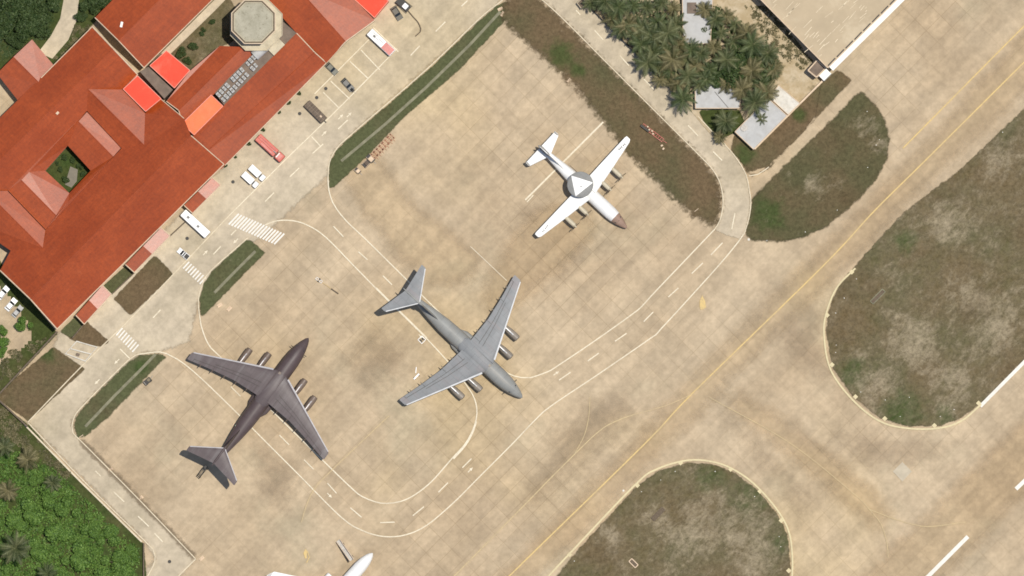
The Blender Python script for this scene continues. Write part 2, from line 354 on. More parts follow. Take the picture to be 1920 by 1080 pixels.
for pts in ([(290, 478), (326, 514), (245, 592), (213, 560)], [(163, 603), (205, 640), (190, 651), (140, 640), (112, 622)], [(100, 650), (160, 692), (54, 790), (0, 752), (-5, 738)]):
    softpoly('grass_plot', pts, M['grass'], nz(), .6, .7, False, greens=[(90, 665, 22)])
softpoly('wild_grass', [(-40, 400), (0, 490), (108, 625), (-2, 742), (-60, 790)], M['ground'], nz(), .6, .9, False)
softpoly('wild_grass', [(-60, 735), (0, 755), (58, 800), (110, 862), (270, 1020), (276, 1100), (-60, 1100)], M['ground'], nz(), .6, .9, False, greens=[(80, 930, 90), (150, 1030, 90), (20, 1000, 60)])
softpoly('wild_grass', [(-60, -40), (260, -40), (172, 48), (95, 125), (60, 75), (0, 140), (-60, 180)], M['ground'], nz(), .6, .9, False, greens=[(40, 40, 50)])
softpoly('paved_yard', [(-40, 540), (0, 545), (48, 610), (50, 640), (30, 655), (-40, 700)], M['apron'], nz(), .6, 1., False)
softpoly('courtyard_lawn', [(272, 128), (395, 0), (420, -20), (470, 60), (400, 96), (356, 133), (320, 165)], M['island'], nz(), .6, .9, False)
softpoly('courtyard_lawn', [(120, 262), (182, 320), (130, 372), (75, 320)], M['ground'], nz(), .6, .9, False, greens=[(120, 300, 18)])
sheet('path', [(278, 124), (400, 2), (420, -18), (430, -8), (405, 18), (288, 132)], M['road'])
sheet('path', [(72, 98), (95, 68), (113, 35), (122, -15), (150, -15), (143, 40), (128, 75), (98, 110)], M['road'])
softpoly('wild_grass', [(1340, 262), (1368, 280), (1390, 305), (1402, 327), (1420, 325), (1440, 313), (1522, 232), (1531, 212), (1525, 190), (1545, 150), (1572, 131), (1598, 150), (1560, 190), (1440, 318), (1410, 330), (1395, 300)], M['grass'], nz(), .9, .8, False, greens=[(1400, 290, 22), (1430, 270, 20)])
softpoly('wild_grass', [(1378, 250), (1413, 282), (1476, 218), (1540, 155), (1530, 215), (1505, 250), (1440, 312), (1405, 322), (1370, 280)], M['grass'], nz(), .9, .8, False, greens=[(1395, 290, 28), (1500, 215, 18)])
softpoly('sandy_yard', [(1085, -30), (1100, 5), (1262, 168), (1340, 262), (1378, 246), (1413, 278), (1545, 148), (1520, 118), (1395, -30)], M['sand'], nz(), .5, 1., False)
softpoly('grass_plot', [(1310, 206), (1386, 206), (1400, 235), (1378, 250), (1345, 262), (1318, 228)], M['ground'], nz(), .5, .8, False)
softpoly('grass_island', [(1613, 170), (1640, 195), (1660, 226), (1668, 260), (1664, 296), (1645, 335), (1600, 384), (1550, 424), (1510, 444), (1460, 454), (1410, 450), (1397, 440), (1408, 395), (1410, 372), (1470, 312), (1550, 235)], M['olive'], nz(), 1.3, .9, False, greens=[(1440, 400, 40)], pales=[(1620, 240, 30), (1640, 270, 25), (1530, 350, 25)])
softpoly('grass_island', [(1940, 185), (1800, 318), (1690, 402), (1604, 498), (1572, 536), (1554, 582), (1549, 625), (1561, 690), (1600, 744), (1650, 784), (1700, 799), (1760, 799), (1800, 785), (1840, 756), (1940, 655), (1990, 500)], M['island'], nz(), 1., 1.1, False, greens=[(1600, 700, 40), (1690, 770, 50), (1770, 780, 30), (1700, 450, 30)],
         pales=[(1650, 720, 40), (1785, 715, 45), (1720, 640, 60), (1870, 620, 50), (1880, 310, 40), (1780, 420, 40), (1830, 560, 60), (1610, 660, 20)])
softpoly('grass_island', [(1020, 1110), (1074, 1042), (1192, 914), (1232, 884), (1290, 867), (1340, 871), (1380, 888), (1418, 917), (1457, 962), (1476, 1002), (1482, 1050), (1481, 1110)], M['island'], nz(), 1., 1., False, greens=[(1410, 930, 45), (1330, 895, 35), (1465, 1020, 25)],
         pales=[(1300, 985, 60), (1390, 1000, 50), (1240, 970, 35), (1150, 1005, 20), (1420, 1050, 50), (1340, 930, 25)])
mb = MB()
for pts, wd in (([(640, 302), (720, 235), (800, 163), (880, 85), (938, 22)], .8), ([(160, 800), (215, 742), (262, 695), (292, 664)], .8), ([(402, 549), (440, 510), (479, 471)], .8)):
    ribbon(mb, px2(pts), wd, nz(.01))
struct(mb.build('drain_channel', M['channel']))
# ------------------------------------------------------------------ kerbs and painted markings
ZL = nz(.02)
kb = MB()
for pts, cl in (([(52, 792), (160, 680), (262, 580), (430, 404)], 0), ([(52, 792), (156, 901), (272, 1015), (288, 1034), (290, 1054), (276, 1082)], 0), ([(135, 800), (140, 780), (162, 754), (240, 676), (262, 664)], 0), ([(367, 1048), (259, 935), (153, 828), (137, 812), (135, 800)], 0), ([(367, 1048), (330, 1085)], 0),
                ([(374, 590), (372, 562), (380, 532), (396, 507), (465, 446)], 0), ([(615, 335), (618, 304), (632, 278), (660, 251), (800, 130), (900, 34), (935, 6), (965, -18)], 0), ([(990, -22), (1045, 25), (1140, 120), (1221, 201), (1311, 291), (1337, 319), (1351, 346), (1356, 380), (1350, 413), (1340, 430)], 0),
                ([(1395, 440), (1404, 410), (1408, 380), (1404, 350), (1399, 328), (1384, 301), (1363, 275), (1345, 255)], 0), ([(1309, 218), (1340, 252)], 0), ([(1404, 330), (1421, 327), (1442, 313)], 0)):
    ribbon(kb, spline(px2(pts), 1.5), .3, 0.0, h=ZL+.09)
struct(kb.build('kerb', M['kerb']))
wl = MB()
WZ = [0.]
def wline(mb, pts, wd=.28, sm=True):
    WZ[0] += .0012; ribbon(mb, spline(px2(pts), 1.5) if sm else px2(pts), wd, ZL+WZ[0])
wline(wl, [(430, 404), (541, 294), (639, 199), (745, 91)], .28)
wline(wl, [(262, 664), (300, 660), (322, 668), (345, 682), (380, 712), (440, 770), (500, 830), (560, 890), (640, 970), (680, 995), (720, 1006), (760, 1003), (800, 985), (850, 943), (900, 893), (960, 833), (1005, 786), (1035, 760), (1120, 703), (1220, 634), (1240, 616), (1343, 503), (1387, 450), (1398, 432)], .34)
wline(wl, [(377, 610), (385, 634), (396, 653), (413, 669), (500, 760), (604, 862), (660, 916), (679, 931), (704, 941), (724, 944), (752, 940), (779, 927), (810, 902), (849, 858), (871, 834), (885, 810), (893, 786), (894, 765), (889, 746), (878, 727), (850, 690), (800, 635), (730, 566), (667, 502), (611, 445), (578, 423), (550, 414), (519, 414), (497, 422)], .36)
wline(wl, [(374, 590), (377, 610)], .3)
wline(wl, [(615, 335), (617, 358), (624, 380), (632, 393), (650, 415), (689, 452), (764, 526), (820, 582), (900, 655), (940, 692), (964, 705), (978, 708), (995, 708), (1027, 697), (1044, 687), (1114, 640), (1183, 591), (1203, 575), (1220, 556), (1280, 493), (1340, 430)], .34)
wline(wl, [(705, 540), (728, 563), (800, 634)], .55)
wline(wl, [(893, 790), (887, 808), (873, 834), (850, 860)], .6)
wline(wl, [(1131, 229), (985, 375)], .5); wline(wl, [(1000, 366), (988, 379)], .3)
wline(wl, [(882, 462), (950, 526)], .18); wline(wl, [(590, 176), (640, 126), (692, 74)], .25)
for a, b in (((606, 173), (635, 202)), ((620, 152), (656, 186)), ((656, 115), (691, 148)), ((677, 94), (712, 131)), ((700, 52), (747, 97)), ((584, 256), (601, 274)), ((586, 288), (606, 270)), ((225, 654), (243, 672)),
             ((543, 332), (561, 315)), ((497, 378), (514, 361)), ((634, 242), (652, 225)), ((865, 12), (877, 1)), ((817, 59), (835, 41)), ((770, 104), (787, 86)), ((287, 596), (301, 581)), ((433, 441), (443, 431)), ((400, 477), (414, 462)),
             ((179, 883), (189, 893)), ((213, 922), (233, 941)), ((259, 968), (279, 987)), ((290, 1000), (305, 1016)), ((524, 816), (542, 834)), ((570, 862), (588, 880)), ((614, 906), (631, 925)), ((657, 952), (678, 970)), ((713, 980), (740, 979)), ((774, 967), (795, 950)), ((822, 923), (840, 905)), ((867, 877), (884, 860)),
             ((433, 725), (451, 743)), ((625, 424), (644, 444)), ((672, 472), (689, 487)), ((718, 517), (735, 534)), ((1378, 400), (1372, 430)), ((1355, 455), (1333, 478)), ((1318, 493), (1297, 513)), ((1272, 540), (1253, 557)), ((1225, 585), (1207, 603)), ((1175, 625), (1153, 640)), ((1123, 662), (1102, 677)), ((1070, 698), (1048, 713)),
             ((1080, 19), (1088, 28)), ((1115, 57), (1131, 75)), ((1162, 104), (1179, 123)), ((1207, 148), (1226, 168)), ((1290, 235), (1309, 255)), ((1337, 284), (1354, 301))):
    wline(wl, [a, b], .33, False)
def arrow(x, y, ang, L=13, mbx=None):
    c, s_ = math.cos(ang), math.sin(ang)
    def T(a, b): q = P(x+a*c-b*s_, y+a*s_+b*c); return (q.x, q.y, ZL+.002)
    mbx.add([T(-L/2, -.9), (T(0, -.9)), T(0, -3), T(L/2, 0), T(0, 3), T(0, .9), T(-L/2, .9)], [tuple(range(7))])
A45 = math.pi/4
for x, y, a in ((639, 219, -A45), (608, 250, -A45), (385, 474, -A45), (219, 678, 3*A45), (182, 716, 3*A45), (442, 452, 3*A45), (618, 929, A45), (882, 881, -A45), (1043, 700, -.6), (790, 632, A45), (655, 215, -A45)): arrow(x, y, a, 13, wl)
struct(wl.build('lane_marking', M['white_paint']))
cw = MB()
for (x0, y0), (x1, y1), vec, k, wd in (((448, 401), (533, 438), (-19, 20), 17, .5), ((355, 491), (386, 520), (-11.5, 12.5), 8, .42), ((230, 615), (260, 646), (-12, 14), 8, .42)):
    for i in range(k):
        t = i/(k-1); x = x0+(x1-x0)*t; y = y0+(y1-y0)*t; ribbon(cw, px2([(x, y), (x+vec[0], y+vec[1])]), wd, ZL+.008)
struct(cw.build('crosswalk', M['bright_paint']))
yl = MB()
wline(yl, [(1945, 26), (1920, 49), (1693, 278)], .38); wline(yl, [(1945, 94), (1920, 117), (1737, 299), (1640, 395), (1542, 500), (1300, 736), (1211, 830), (1000, 1036), (940, 1095)], .4)
fy = MB()
wline(fy, [(1190, 777), (1157, 789), (1118, 813), (1029, 900), (1000, 930), (846, 1086)], .3); wline(fy, [(1300, 738), (1250, 760), (1190, 777)], .16)
wline(fy, [(1106, 745), (1104, 780), (1096, 815), (1078, 850)], .2); wline(fy, [(729, 780), (621, 883), (590, 916), (574, 949), (565, 980)], .24)
wline(fy, [(1330, 745), (1480, 830), (1600, 925), (1630, 955), (1652, 983), (1663, 1019), (1665, 1045)], .22); wline(fy, [(1630, 955), (1674, 972), (1719, 985), (1749, 987), (1810, 979)], .22)
struct(fy.build('taxiway_marking', M['faded_yellow']))
def blob(mb, cx, cy, pts): mb.add([(*P(cx+a, cy+b)[:2], ZL+.004) for a, b in pts], [tuple(range(len(pts)))])
blob(yl, 1317, 568, [(0, -15), (2, -9), (5, -4), (7, 8), (2, 12), (-3, 13), (-5, 8), (-5, -4)]); blob(yl, 573, 1037, [(0, -8), (3, -3), (2, 10), (-1, 10), (-4, 0)]); wline(yl, [(576, 1033), (580, 1045), (575, 1055)], .25)
struct(yl.build('taxiway_marking', M['yellow_paint']))
el = MB()
E1 = [(1604, 503), (1570, 538), (1550, 585), (1545, 627), (1557, 692), (1597, 748), (1648, 789), (1700, 803), (1760, 803), (1803, 789), (1840, 758)]
E2 = [(1010, 1100), (1070, 1036), (1190, 910), (1231, 880), (1290, 863), (1341, 867), (1382, 884), (1421, 914), (1460, 960), (1480, 1000), (1486, 1050), (1484, 1100)]
wline(el, E1, .5); wline(el, E2, .5)
for x, y in ((1597, 510), (1551, 591), (1560, 684), (1604, 744), (1659, 785), (1752, 798), (1835, 756), (1276, 868), (1370, 880), (1425, 921), (1465, 976), (1479, 1070), (1195, 910), (1068, 1040)):
    q = P(x, y); el.box((q.x, q.y, ZL+.01), (1.1, 1.1, .04), A45)
struct(el.build('edge_marking', M['cream_paint']))
rm = MB()
for a, b, wd in (((1815, 1006), (1725, 1096), 1.15), ((1905, 917), (1950, 874), 1.15), ((1838, 762), (1945, 654), 1.0)): ribbon(rm, px2([a, b]), wd, ZL)
struct(rm.build('runway_marking', M['bright_paint']))
ps = MB(); ps.add([(*P(x, y)[:2], ZL-.004) for x, y in ((1692, 866), (1710, 884), (1692, 903), (1674, 884))], [(0, 1, 2, 3)])
struct(ps.build('patched_slab', m_plain('new_concrete', (.46, .4, .3), .9, .1, .5)))
# ------------------------------------------------------------------ roofed buildings
def facets(mb, *polys):
    for pl in polys:
        v = [W(q) for q in pl]; n = Vector((0, 0, 0))
        for i in range(len(v)): n += v[i].cross(v[(i+1) % len(v)])
        if n.z < 0: v = v[::-1]
        mb.add(v, [tuple(range(len(v)))])
def skirt(mb, chain, ref, inset=.35, z0=0., drop=.05):
    """wall under a run of eave points, set in towards ref"""
    v = [W(q) for q in chain]; ref = W(ref); q = []
    for i, p in enumerate(v):
        a = v[max(i-1, 0)]; b = v[min(i+1, len(v)-1)]; d = Vector((b.x-a.x, b.y-a.y)).normalized(); nn = Vector((-d.y, d.x))
        if nn.dot(Vector((ref.x-p.x, ref.y-p.y))) < 0: nn = -nn
        q.append((p.x+nn.x*inset, p.y+nn.y*inset, p.z-drop))
    for a, b in zip(q, q[1:]): mb.add([(a[0], a[1], z0), (b[0], b[1], z0), b, a], [(0, 1, 2, 3)])
def fascia(mb, chain, h=.35):
    v = [W(q) for q in chain]
    for a, b in zip(v, v[1:]): mb.add([(a.x, a.y, a.z-h), (b.x, b.y, b.z-h), (b.x, b.y, b.z), (a.x, a.y, a.z)], [(0, 1, 2, 3)])
def coping(mb, chain, r=.2): mb.tube([W(q) for q in chain], r, 6)
def windows(parent, a, b, z, k, w=1.6, h=1.7, off=.06, org=(0, 0, 0), ref=None):
    a, b = Vector(a), Vector(b); d = (b-a); d.z = 0; L = d.length; d.normalize(); nn = Vector((d.y, -d.x, 0))
    if ref is not None and nn.dot(W(ref)-a) > 0: nn = -nn
    for i in range(k):
        c = a+d*(L*(i+.5)/k)+nn*off
        fr = MB(); fr.box((c.x, c.y, z), (w+.3, .08, h+.3), math.atan2(d.y, d.x)); f = fr.build('window', M['trim'], parent, org=org)
        g = MB(); c2 = c+nn*.05; g.box((c2.x, c2.y, z), (w, .04, h), math.atan2(d.y, d.x)); g.build('pane', M['glass'], f, org=org)
org = P(230, 420)
T1 = thing('terminal_building', 'large orange-tiled terminal with a courtyard and three small front porches', 'building', org)
PL = Plane((57, 561, 14.4), (358, 254, 14.4), (156, 355, 8.2))
NW = Plane((210, 93, 12.3), (-20, 318, 12.3), (88, 283, 8.2))
NN = Plane((212, 91, 12.3), (-58, 356, 12.3), (38, 184, 8))
n0, n1 = NW(165, 167), PL(270, 272); q0, q1 = NW(-27, 358), PL(80, 465)
rf = MB()
facets(rf, [(107, 617, 8), (420, 308, 8), (358, 254, 14.4), (57, 561, 14.4)],
       [PL(57, 561), PL(358, 254), PL(345, 222), PL(302, 186), (272, 212, 8.3), n1, PL(228, 278), PL(85, 432), q1, PL(20, 470), PL(0, 507)],
       [n0, n1, (272, 212, 8.3), (230, 168, 8.3)], [n0, (230, 168, 8.3), NW(230, 168)], [n1, n0, NW(163, 208), PL(228, 278)],
       [q0, q1, (85, 432, 8.9), (14, 358, 8.9)], [q1, q0, (-75, 405, 7.4), PL(20, 470)],
       [NW(212, 91), NW(258, 140), NW(230, 168), n0, NW(163, 208), NW(14, 358), NW(-58, 356)],
       [NN(212, 91), NN(173, 50), NN(-97, 316), NN(-58, 356)])
pa, pb = P(25, 107, 8.2), P(76, 158, 8.2)
facets(rf, [pa, (60, 74, 6.6), (102, 124, 6.6), pb], [pa, pb, (35, 190, 6.6), (-6, 138, 6.6)])
# lower ring round the small green court
facets(rf, [(163, 210, 7.2), (227, 277, 7.2), (212, 294, 8.1), (147, 228, 8.1)], [(147, 228, 8.1), (212, 294, 8.1), (170, 320, 6.1), (127, 273, 6.1)],
       [(40, 338, 8.1), (105, 404, 8.1), (128, 378, 7.), (130, 362, 6.2), (85, 320, 6.2), (54, 322, 7.4)], [(40, 338, 8.1), (105, 404, 8.1), (86, 431, 7), (15, 357, 7)],
       [(162, 209, 8.0), (147, 228, 8.1), (127, 273, 6.1), (85, 320, 6.1), (54, 322, 7.6), (40, 338, 8.1), (15, 357, 8.0)],
       [(212, 294, 8.1), (228, 279, 7.3), (86, 431, 7.3), (105, 404, 8.1), (128, 378, 7.1), (130, 362, 6.1), (170, 320, 6.1)])
fascia(rf, [(0, 507, PL(0, 507).z), PL(57, 561), (107, 617, 8), (420, 308, 8)]); fascia(rf, [NN(-97, 316), NN(173, 50), NN(212, 91), NW(258, 140), NW(230, 168)])
fascia(rf, [NW(163, 208), PL(228, 278), PL(85, 432), NW(14, 358), NW(163, 208)]); fascia(rf, [(170, 320, 6.1), (127, 273, 6.1), (85, 320, 6.1), (130, 362, 6.1), (170, 320, 6.1)]); fascia(rf, [(230, 168, 8.3), (272, 212, 8.3), PL(302, 186), PL(345, 222)])
fascia(rf, [pa, (60, 74, 6.6), (102, 124, 6.6)]); fascia(rf, [pa, (-6, 138, 6.6), (35, 190, 6.6)])
rf.build('roof', M['tile'], T1, org=org)
wl_ = MB(); cen = (200, 380, 8)
skirt(wl_, [(0, 507, PL(0, 507).z), PL(57, 561), (107, 617, 8), (420, 308, 8)], cen); skirt(wl_, [NN(-97, 316), NN(173, 50), NN(212, 91), NW(258, 140), NW(230, 168)], cen)
skirt(wl_, [NW(163, 208), PL(228, 278), PL(85, 432), NW(14, 358), NW(163, 208)], (121, 318, 8), -.1, 5); skirt(wl_, [(170, 320, 6.1), (127, 273, 6.1), (85, 320, 6.1), (130, 362, 6.1), (170, 320, 6.1)], (128, 318, 6), -.4)
skirt(wl_, [(230, 168, 8.3), (272, 212, 8.3), PL(302, 186), PL(345, 222)], cen); skirt(wl_, [(60, 74, 6.6), (102, 124, 6.6)], (60, 110, 8)); skirt(wl_, [(60, 74, 6.6), (25, 107, 8.5), (-6, 138, 6.6)], (60, 150, 8)); skirt(wl_, [(-6, 138, 6.6), (35, 190, 6.6)], (60, 110, 8))
wl_.build('wall', M['wall'], T1, org=org)
tr = MB()
coping(tr, [PL(0, 507), PL(57, 561), (107, 617, 8)], .2); coping(tr, [(107, 617, 8), (420, 308, 8)], .16); coping(tr, [(420, 308, 8.1), (358, 254, 14.5)], .14); coping(tr, [NN(173, 50), NN(212, 91), NW(258, 140)], .2); coping(tr, [NN(173, 50), NN(77, 146)], .14); coping(tr, [PL(302, 186), PL(345, 222)], .13)
coping(tr, [NW(258, 140), NW(230, 168)], .12)
tr.build('coping', M['trim'], T1, org=org)
rd = MB()
for ch in ([PL(57, 561), PL(358, 254)], [NW(212, 91), NW(-58, 356)], [n0, n1], [q0, q1], [(147, 228, 8.1), (212, 294, 8.1)], [(40, 338, 8.1), (105, 404, 8.1)], [pa, pb]): coping(rd, ch, .14)
rd.build('ridge_tile', M['tile'], T1, org=org)
windows(T1, P(107, 617, 8)+Vector((-.25, .25, 0)), P(420, 308, 8)+Vector((-.25, .25, 0)), 5.9, 16, org=org, ref=cen)
for a in ((302, 427, 319, 442, 252, 511, 235, 496), (398, 333, 414, 347, 361, 400, 345, 385), (192, 535, 209, 552, 158, 608, 142, 591)):
    ax, ay, bx, by, cx, cy, dx, dy = a
    pr = MB(); m1 = ((ax+dx)/2, (ay+dy)/2, 5.4); m2 = ((bx+cx)/2, (by+cy)/2, 5.4)
    facets(pr, [(ax, ay, 4.5), (bx, by, 4.5), m2, m1], [m1, m2, (cx, cy, 4.5), (dx, dy, 4.5)]); fascia(pr, [(ax, ay, 4.5), (bx, by, 4.5), m2, (cx, cy, 4.5), (dx, dy, 4.5)], .3)
    po = pr.build('porch_roof', M['tile'], T1, org=org)
    pw = MB(); skirt(pw, [(ax, ay, 4.5), (bx, by, 4.5), m2, (cx, cy, 4.5), (dx, dy, 4.5)], ((ax+cx)/2, (ay+cy)/2, 4), .3); pw.build('porch_wall', M['wall'], po, org=org)
    pc = MB(); coping(pc, [(ax, ay, 4.5), (bx, by, 4.55), m2, (cx, cy, 4.55), (dx, dy, 4.5)], .16); pc.build('porch_coping', M['trim'], po, org=org)
b = MB(); q = NW(108, 212)
b.box((q.x, q.y, q.z+.2), (.9, .7, .5), A45); b.build('roof_vent', M['trim'], T1, org=org)
# second wing group to the north-east
org = P(470, 180)
T2 = thing('terminal_building', 'orange-tiled terminal wings with red flat roofs around the octagonal tower', 'building', org)
BS = Plane((222, 76, 12.3), (320, -22, 12.3), (270, 127, 8)); BN = Plane((222, 76, 12.3), (320, -22, 12.3), (178, 33, 8))
CN = Plane((394, 278, 10.0), (590, 98, 10.0), (418, 200, 8.6)); EW = Plane((556, -25, 10.7), (648, 78, 10.7), (612, 118, 8.6))
rf = MB()
facets(rf, [BS(222, 76), BS(270, 127), BS(418, -20), BS(320, -22)], [BN(222, 76), BN(178, 33), BN(276, -65), BN(320, -22)],
       [CN(350, 264), CN(388, 284), CN(590, 98), CN(556, 62), CN(500, 95), CN(418, 200), CN(364, 253)], [(386, 286, 10.0), (414, 318, 7.9), (612, 118, 8), (590, 98, 10.0)],
       [(335, 207, 9.9), (312, 190, 8), (356, 133, 8), (412, 86, 8), (455, 88, 9.9)], [(335, 207, 9.9), (455, 88, 9.9), (482, 96, 8.6), (405, 173, 8.6), (343, 232, 8.6)],
       [EW(556, -25), EW(648, 78), EW(612, 118), EW(556, 62), EW(520, 22), EW(470, -30)], [(556, -25, 10.7), (648, 78, 10.7), (703, 38, 8), (636, -30, 8)])
fascia(rf, [BN(276, -65), BN(178, 33), BN(222, 76), BS(270, 127), BS(418, -20)]); fascia(rf, [(420, 308, 8), (612, 118, 8), EW(648, 78), (703, 38, 8), (636, -30, 8)]); fascia(rf, [(343, 232, 8.6), (335, 207, 9.9), (312, 190, 8), (356, 133, 8), (412, 86, 8)])
rf.build('roof', M['tile'], T2, org=org)
wl_ = MB()
skirt(wl_, [BN(276, -65), BN(178, 33), BN(222, 76), BS(270, 127), BS(418, -20)], (300, 30, 8)); skirt(wl_, [(422, 310, 8), (612, 118, 8), EW(648, 78), (703, 38, 8), (636, -30, 8)], (480, 160, 8)); skirt(wl_, [(343, 232, 8.6), (335, 207, 9.9), (312, 190, 8), (356, 133, 8), (412, 86, 8)], (400, 170, 8))
wl_.build('wall', M['wall'], T2, org=org)
tr = MB(); coping(tr, [BN(178, 33), BN(222, 76), BS(270, 127)], .15); coping(tr, [BS(270, 127), BS(418, -20)], .14); coping(tr, [(422, 310, 8), (612, 118, 8)], .14); coping(tr, [CN(556, 62), CN(590, 98), (612, 118, 8.1)], .16); coping(tr, [(612, 118, 8.2), EW(648, 78), (703, 38, 8.1)], .16); coping(tr, [(312, 190, 8), (335, 207, 9.9), (343, 232, 8.6)], .14)
tr.build('coping', M['trim'], T2, org=org)
rd = MB()
for ch in ([BS(222, 76), BS(320, -22)], [CN(394, 278), CN(590, 98)], [(335, 207, 9.9), (455, 88, 9.9)], [EW(556, -25), EW(648, 78)]): coping(rd, ch, .14)
rd.build('ridge_tile', M['tile'], T2, org=org)
windows(T2, P(422, 310, 8)+Vector((-.25, .25, 0)), P(612, 118, 8)+Vector((-.25, .25, 0)), 5.9, 11, org=org, ref=(480, 160, 8))
b = MB(); q = BN(228, 46); b.box((q.x, q.y, q.z+.15), (.7, 1.6, .4), -.2); b.build('roof_vent', M['white'], T2, org=org)
b = MB(); b.tube([P(505, 181, 9.3), P(523, 197, 8.2)], .12, 5); b.tube([P(501, 185, 9.3), P(512, 194, 8.6)], .1, 5); b.build('roof_rail', M['bark'], T2, org=org)
def block(parent, name, pts, z, z0, mat, org, lip=None):
    q = [P(x, y, z)[:2] for x, y in pts]; b = MB().prism(q, z0, z); o = b.build(name, mat, parent, org=org)
    if lip is not None:
        l = MB(); c = [Vector((a[0], a[1], z+.06)) for a in q]; l.tube(c+[c[0]], .13, 5); l.build('parapet', lip, o, org=org)
    return o
block(T2, 'flat_roof', [(312, 95), (356, 132), (327, 165), (281, 123)], 8.9, 0, M['red'], org, m_plain('pink_edge', (.75, .3, .22), .7, .1, 1))
block(T2, 'flat_roof', [(258, 142), (302, 185), (273, 209), (231, 167)], 9.3, 0, M['red'], org, bpy.data.materials['pink_edge'])
block(T2, 'flat_roof', [(396, 178), (418, 199), (364, 253), (341, 232)], 10.2, 7, M['orange'], org, bpy.data.materials['pink_edge'])
block(T2, 'flat_roof', [(664, -2), (702, 33), (728, 2), (690, -35)], 5.5, 0, M['red'], org, bpy.data.materials['pink_edge'])
block(T2, 'link_roof', [(278, 125), (324, 168), (308, 185), (262, 134)], 7.4, 0, M['flatgrey'], org)
block(T2, 'roof_deck', [(403, 174), (420, 197), (556, 62), (530, 40)], 8.7, 3, M['flatgrey'], org)
lo = MB(); lo.tube([P(477, 105, 9.3), P(500, 84, 9.3)], 1.6, 14); lo.build('barrel_skylight', M['bluegrey'], T2, org=org, smooth=True)
# air-conditioning plant standing on the deck
def make_ac():
    t = thing('air_conditioner', 'pale grey rooftop air conditioner in the row on the deck between the tiled wings', 'air conditioner', group='rooftop air conditioners')
    MB().box((0, 0, .6), (1.5, .95, 1.2), 0, .08).build('casing', M['bluegrey'], t)
    g = MB(); g.tube([(0, 0, 1.2), (0, 0, 1.27)], .36, 12); f = g.build('fan_guard', M['dark'], t)
    b = MB()
    for k in range(3): b.box((.0, 0, 1.29), (.62, .1, .03), k*math.pi/3)
    b.build('fan_blade', M['steel'], f); return t
ac = None
for r_ in range(2):
    for k in range(13):
        t = k/12; x = 410+66*t+r_*9; y = 178-70*t+r_*9
        if R.random() < .1: continue
        q = P(x, y, 8.7)
        if ac is None: ac = make_ac(); ac.location = (q.x, q.y, 8.7); ac.rotation_euler = (0, 0, -A45)
        else: dup(ac, (q.x, q.y, 8.7), -A45+R.uniform(-.1, .1), scale=R.uniform(.85, 1.1))
# octagonal tower
def octagon(c, a, ay=None, n=8):
    return [(c.x+a/math.cos(math.pi/8)*math.cos(math.pi/8+k*math.pi/4), c.y+(ay or a)/math.cos(math.pi/8)*math.sin(math.pi/8+k*math.pi/4)) for k in range(n)]
TC = P(475, 41, 17); org = Vector((TC.x, TC.y, 0))
TW = thing('control_tower', 'pale octagonal tower with a stepped stained concrete roof among tiled roofs', 'tower', org)
TC2 = P(480.5, 46, 12)
def octring(parent, name, a0, a1, z0, z1, mat, c=None):
    o_, i_ = octagon(c or TC, a0), octagon(c or TC, a1); b = MB()
    b.add([(x, y, z0) for x, y in o_]+[(x, y, z1) for x, y in o_]+[(x, y, z1) for x, y in i_]+[(x, y, z0) for x, y in i_], [(k+j*8, (k+1) % 8+j*8, (k+1) % 8+((j+1) % 4)*8, k+((j+1) % 4)*8) for j in range(4) for k in range(8)])
    return b.build(name, mat, parent, org=org)
MB().prism(octagon(TC2, 7.5), 0, 11.5).build('lower_storey', M['towerwall'], TW, org=org)
octring(TW, 'balcony_parapet', 7.6, 7.42, 11.2, 12.0, M['towerwall'], TC2)
MB().prism(octagon(TC, 6.0), 11.5, 16).build('upper_storey', M['towerwall'], TW, org=org)
gl = MB().prism(octagon(TC, 6.06), 13.2, 14.8).build('window_band', M['glass'], TW, org=org)
MB().prism(octagon(TC, 6.35), 16, 16.6).build('roof', M['towertop'], TW, org=org)
octring(TW, 'roof_parapet', 6.4, 6.2, 16.5, 17.0, M['trim']); octring(TW, 'inner_kerb', 5.65, 5.5, 16.55, 16.95, M['towerwall'])
octring(TW, 'dark_ring', 6.1, 5.75, 16.4, 16.63, M['bark']); b = MB(); q = P(516, 86, 9); b.box((q.x, q.y, 9.3), (4.5, 3.6, 1.0), A45); b.build('stair_roof', M['towerwall'], TW, org=org)  # dark ring between the roof parapet and the inner kerb
# ------------------------------------------------------------------ hangar and small flat-roofed buildings
def flat_building(name, label, cat, pts, z, roofm, wallm, lip=.35, lipm=None, z0=0.):
    q = [P(x, y, z) for x, y in pts]; c = sum(q, Vector())/len(q); org = Vector((c.x, c.y, 0))
    t = thing(name, label, cat, org); k = len(q)
    ins = [(p.x+(c.x-p.x)*.012, p.y+(c.y-p.y)*.012) for p in q]
    MB().prism(ins, z0, z-.3).build('wall', wallm, t, org=org); MB().prism([p[:2] for p in q], z-.3, z).build('roof', roofm, t, org=org)
    if lip:
        l = MB(); l.tube([Vector((p.x, p.y, z+lip*.3)) for p in q+[q[0]]], lip*.45, 5); l.build('parapet', lipm or wallm, t, org=org)
    return t, org
HG, org = flat_building('hangar', 'huge hangar with a dusty tan roof and white front beside the taxiway', 'hangar', [(1400, -28), (1552, 127), (1709, -28), (1700, -60), (1430, -60)], 10, M['hangar'], M['white'], .4, M['trim'])
b = MB()
a0, a1 = P(1552, 127, 10), P(1709, -28, 10); d = (a1-a0).normalized(); nn = Vector((d.y, -d.x, 0))
c = (a0+a1)/2+nn*.85; b.box((c.x, c.y, 9.0), ((a1-a0).length-1, 1.6, .5), math.atan2(d.y, d.x)); b.build('canopy', M['white'], HG, org=org)
b = MB()
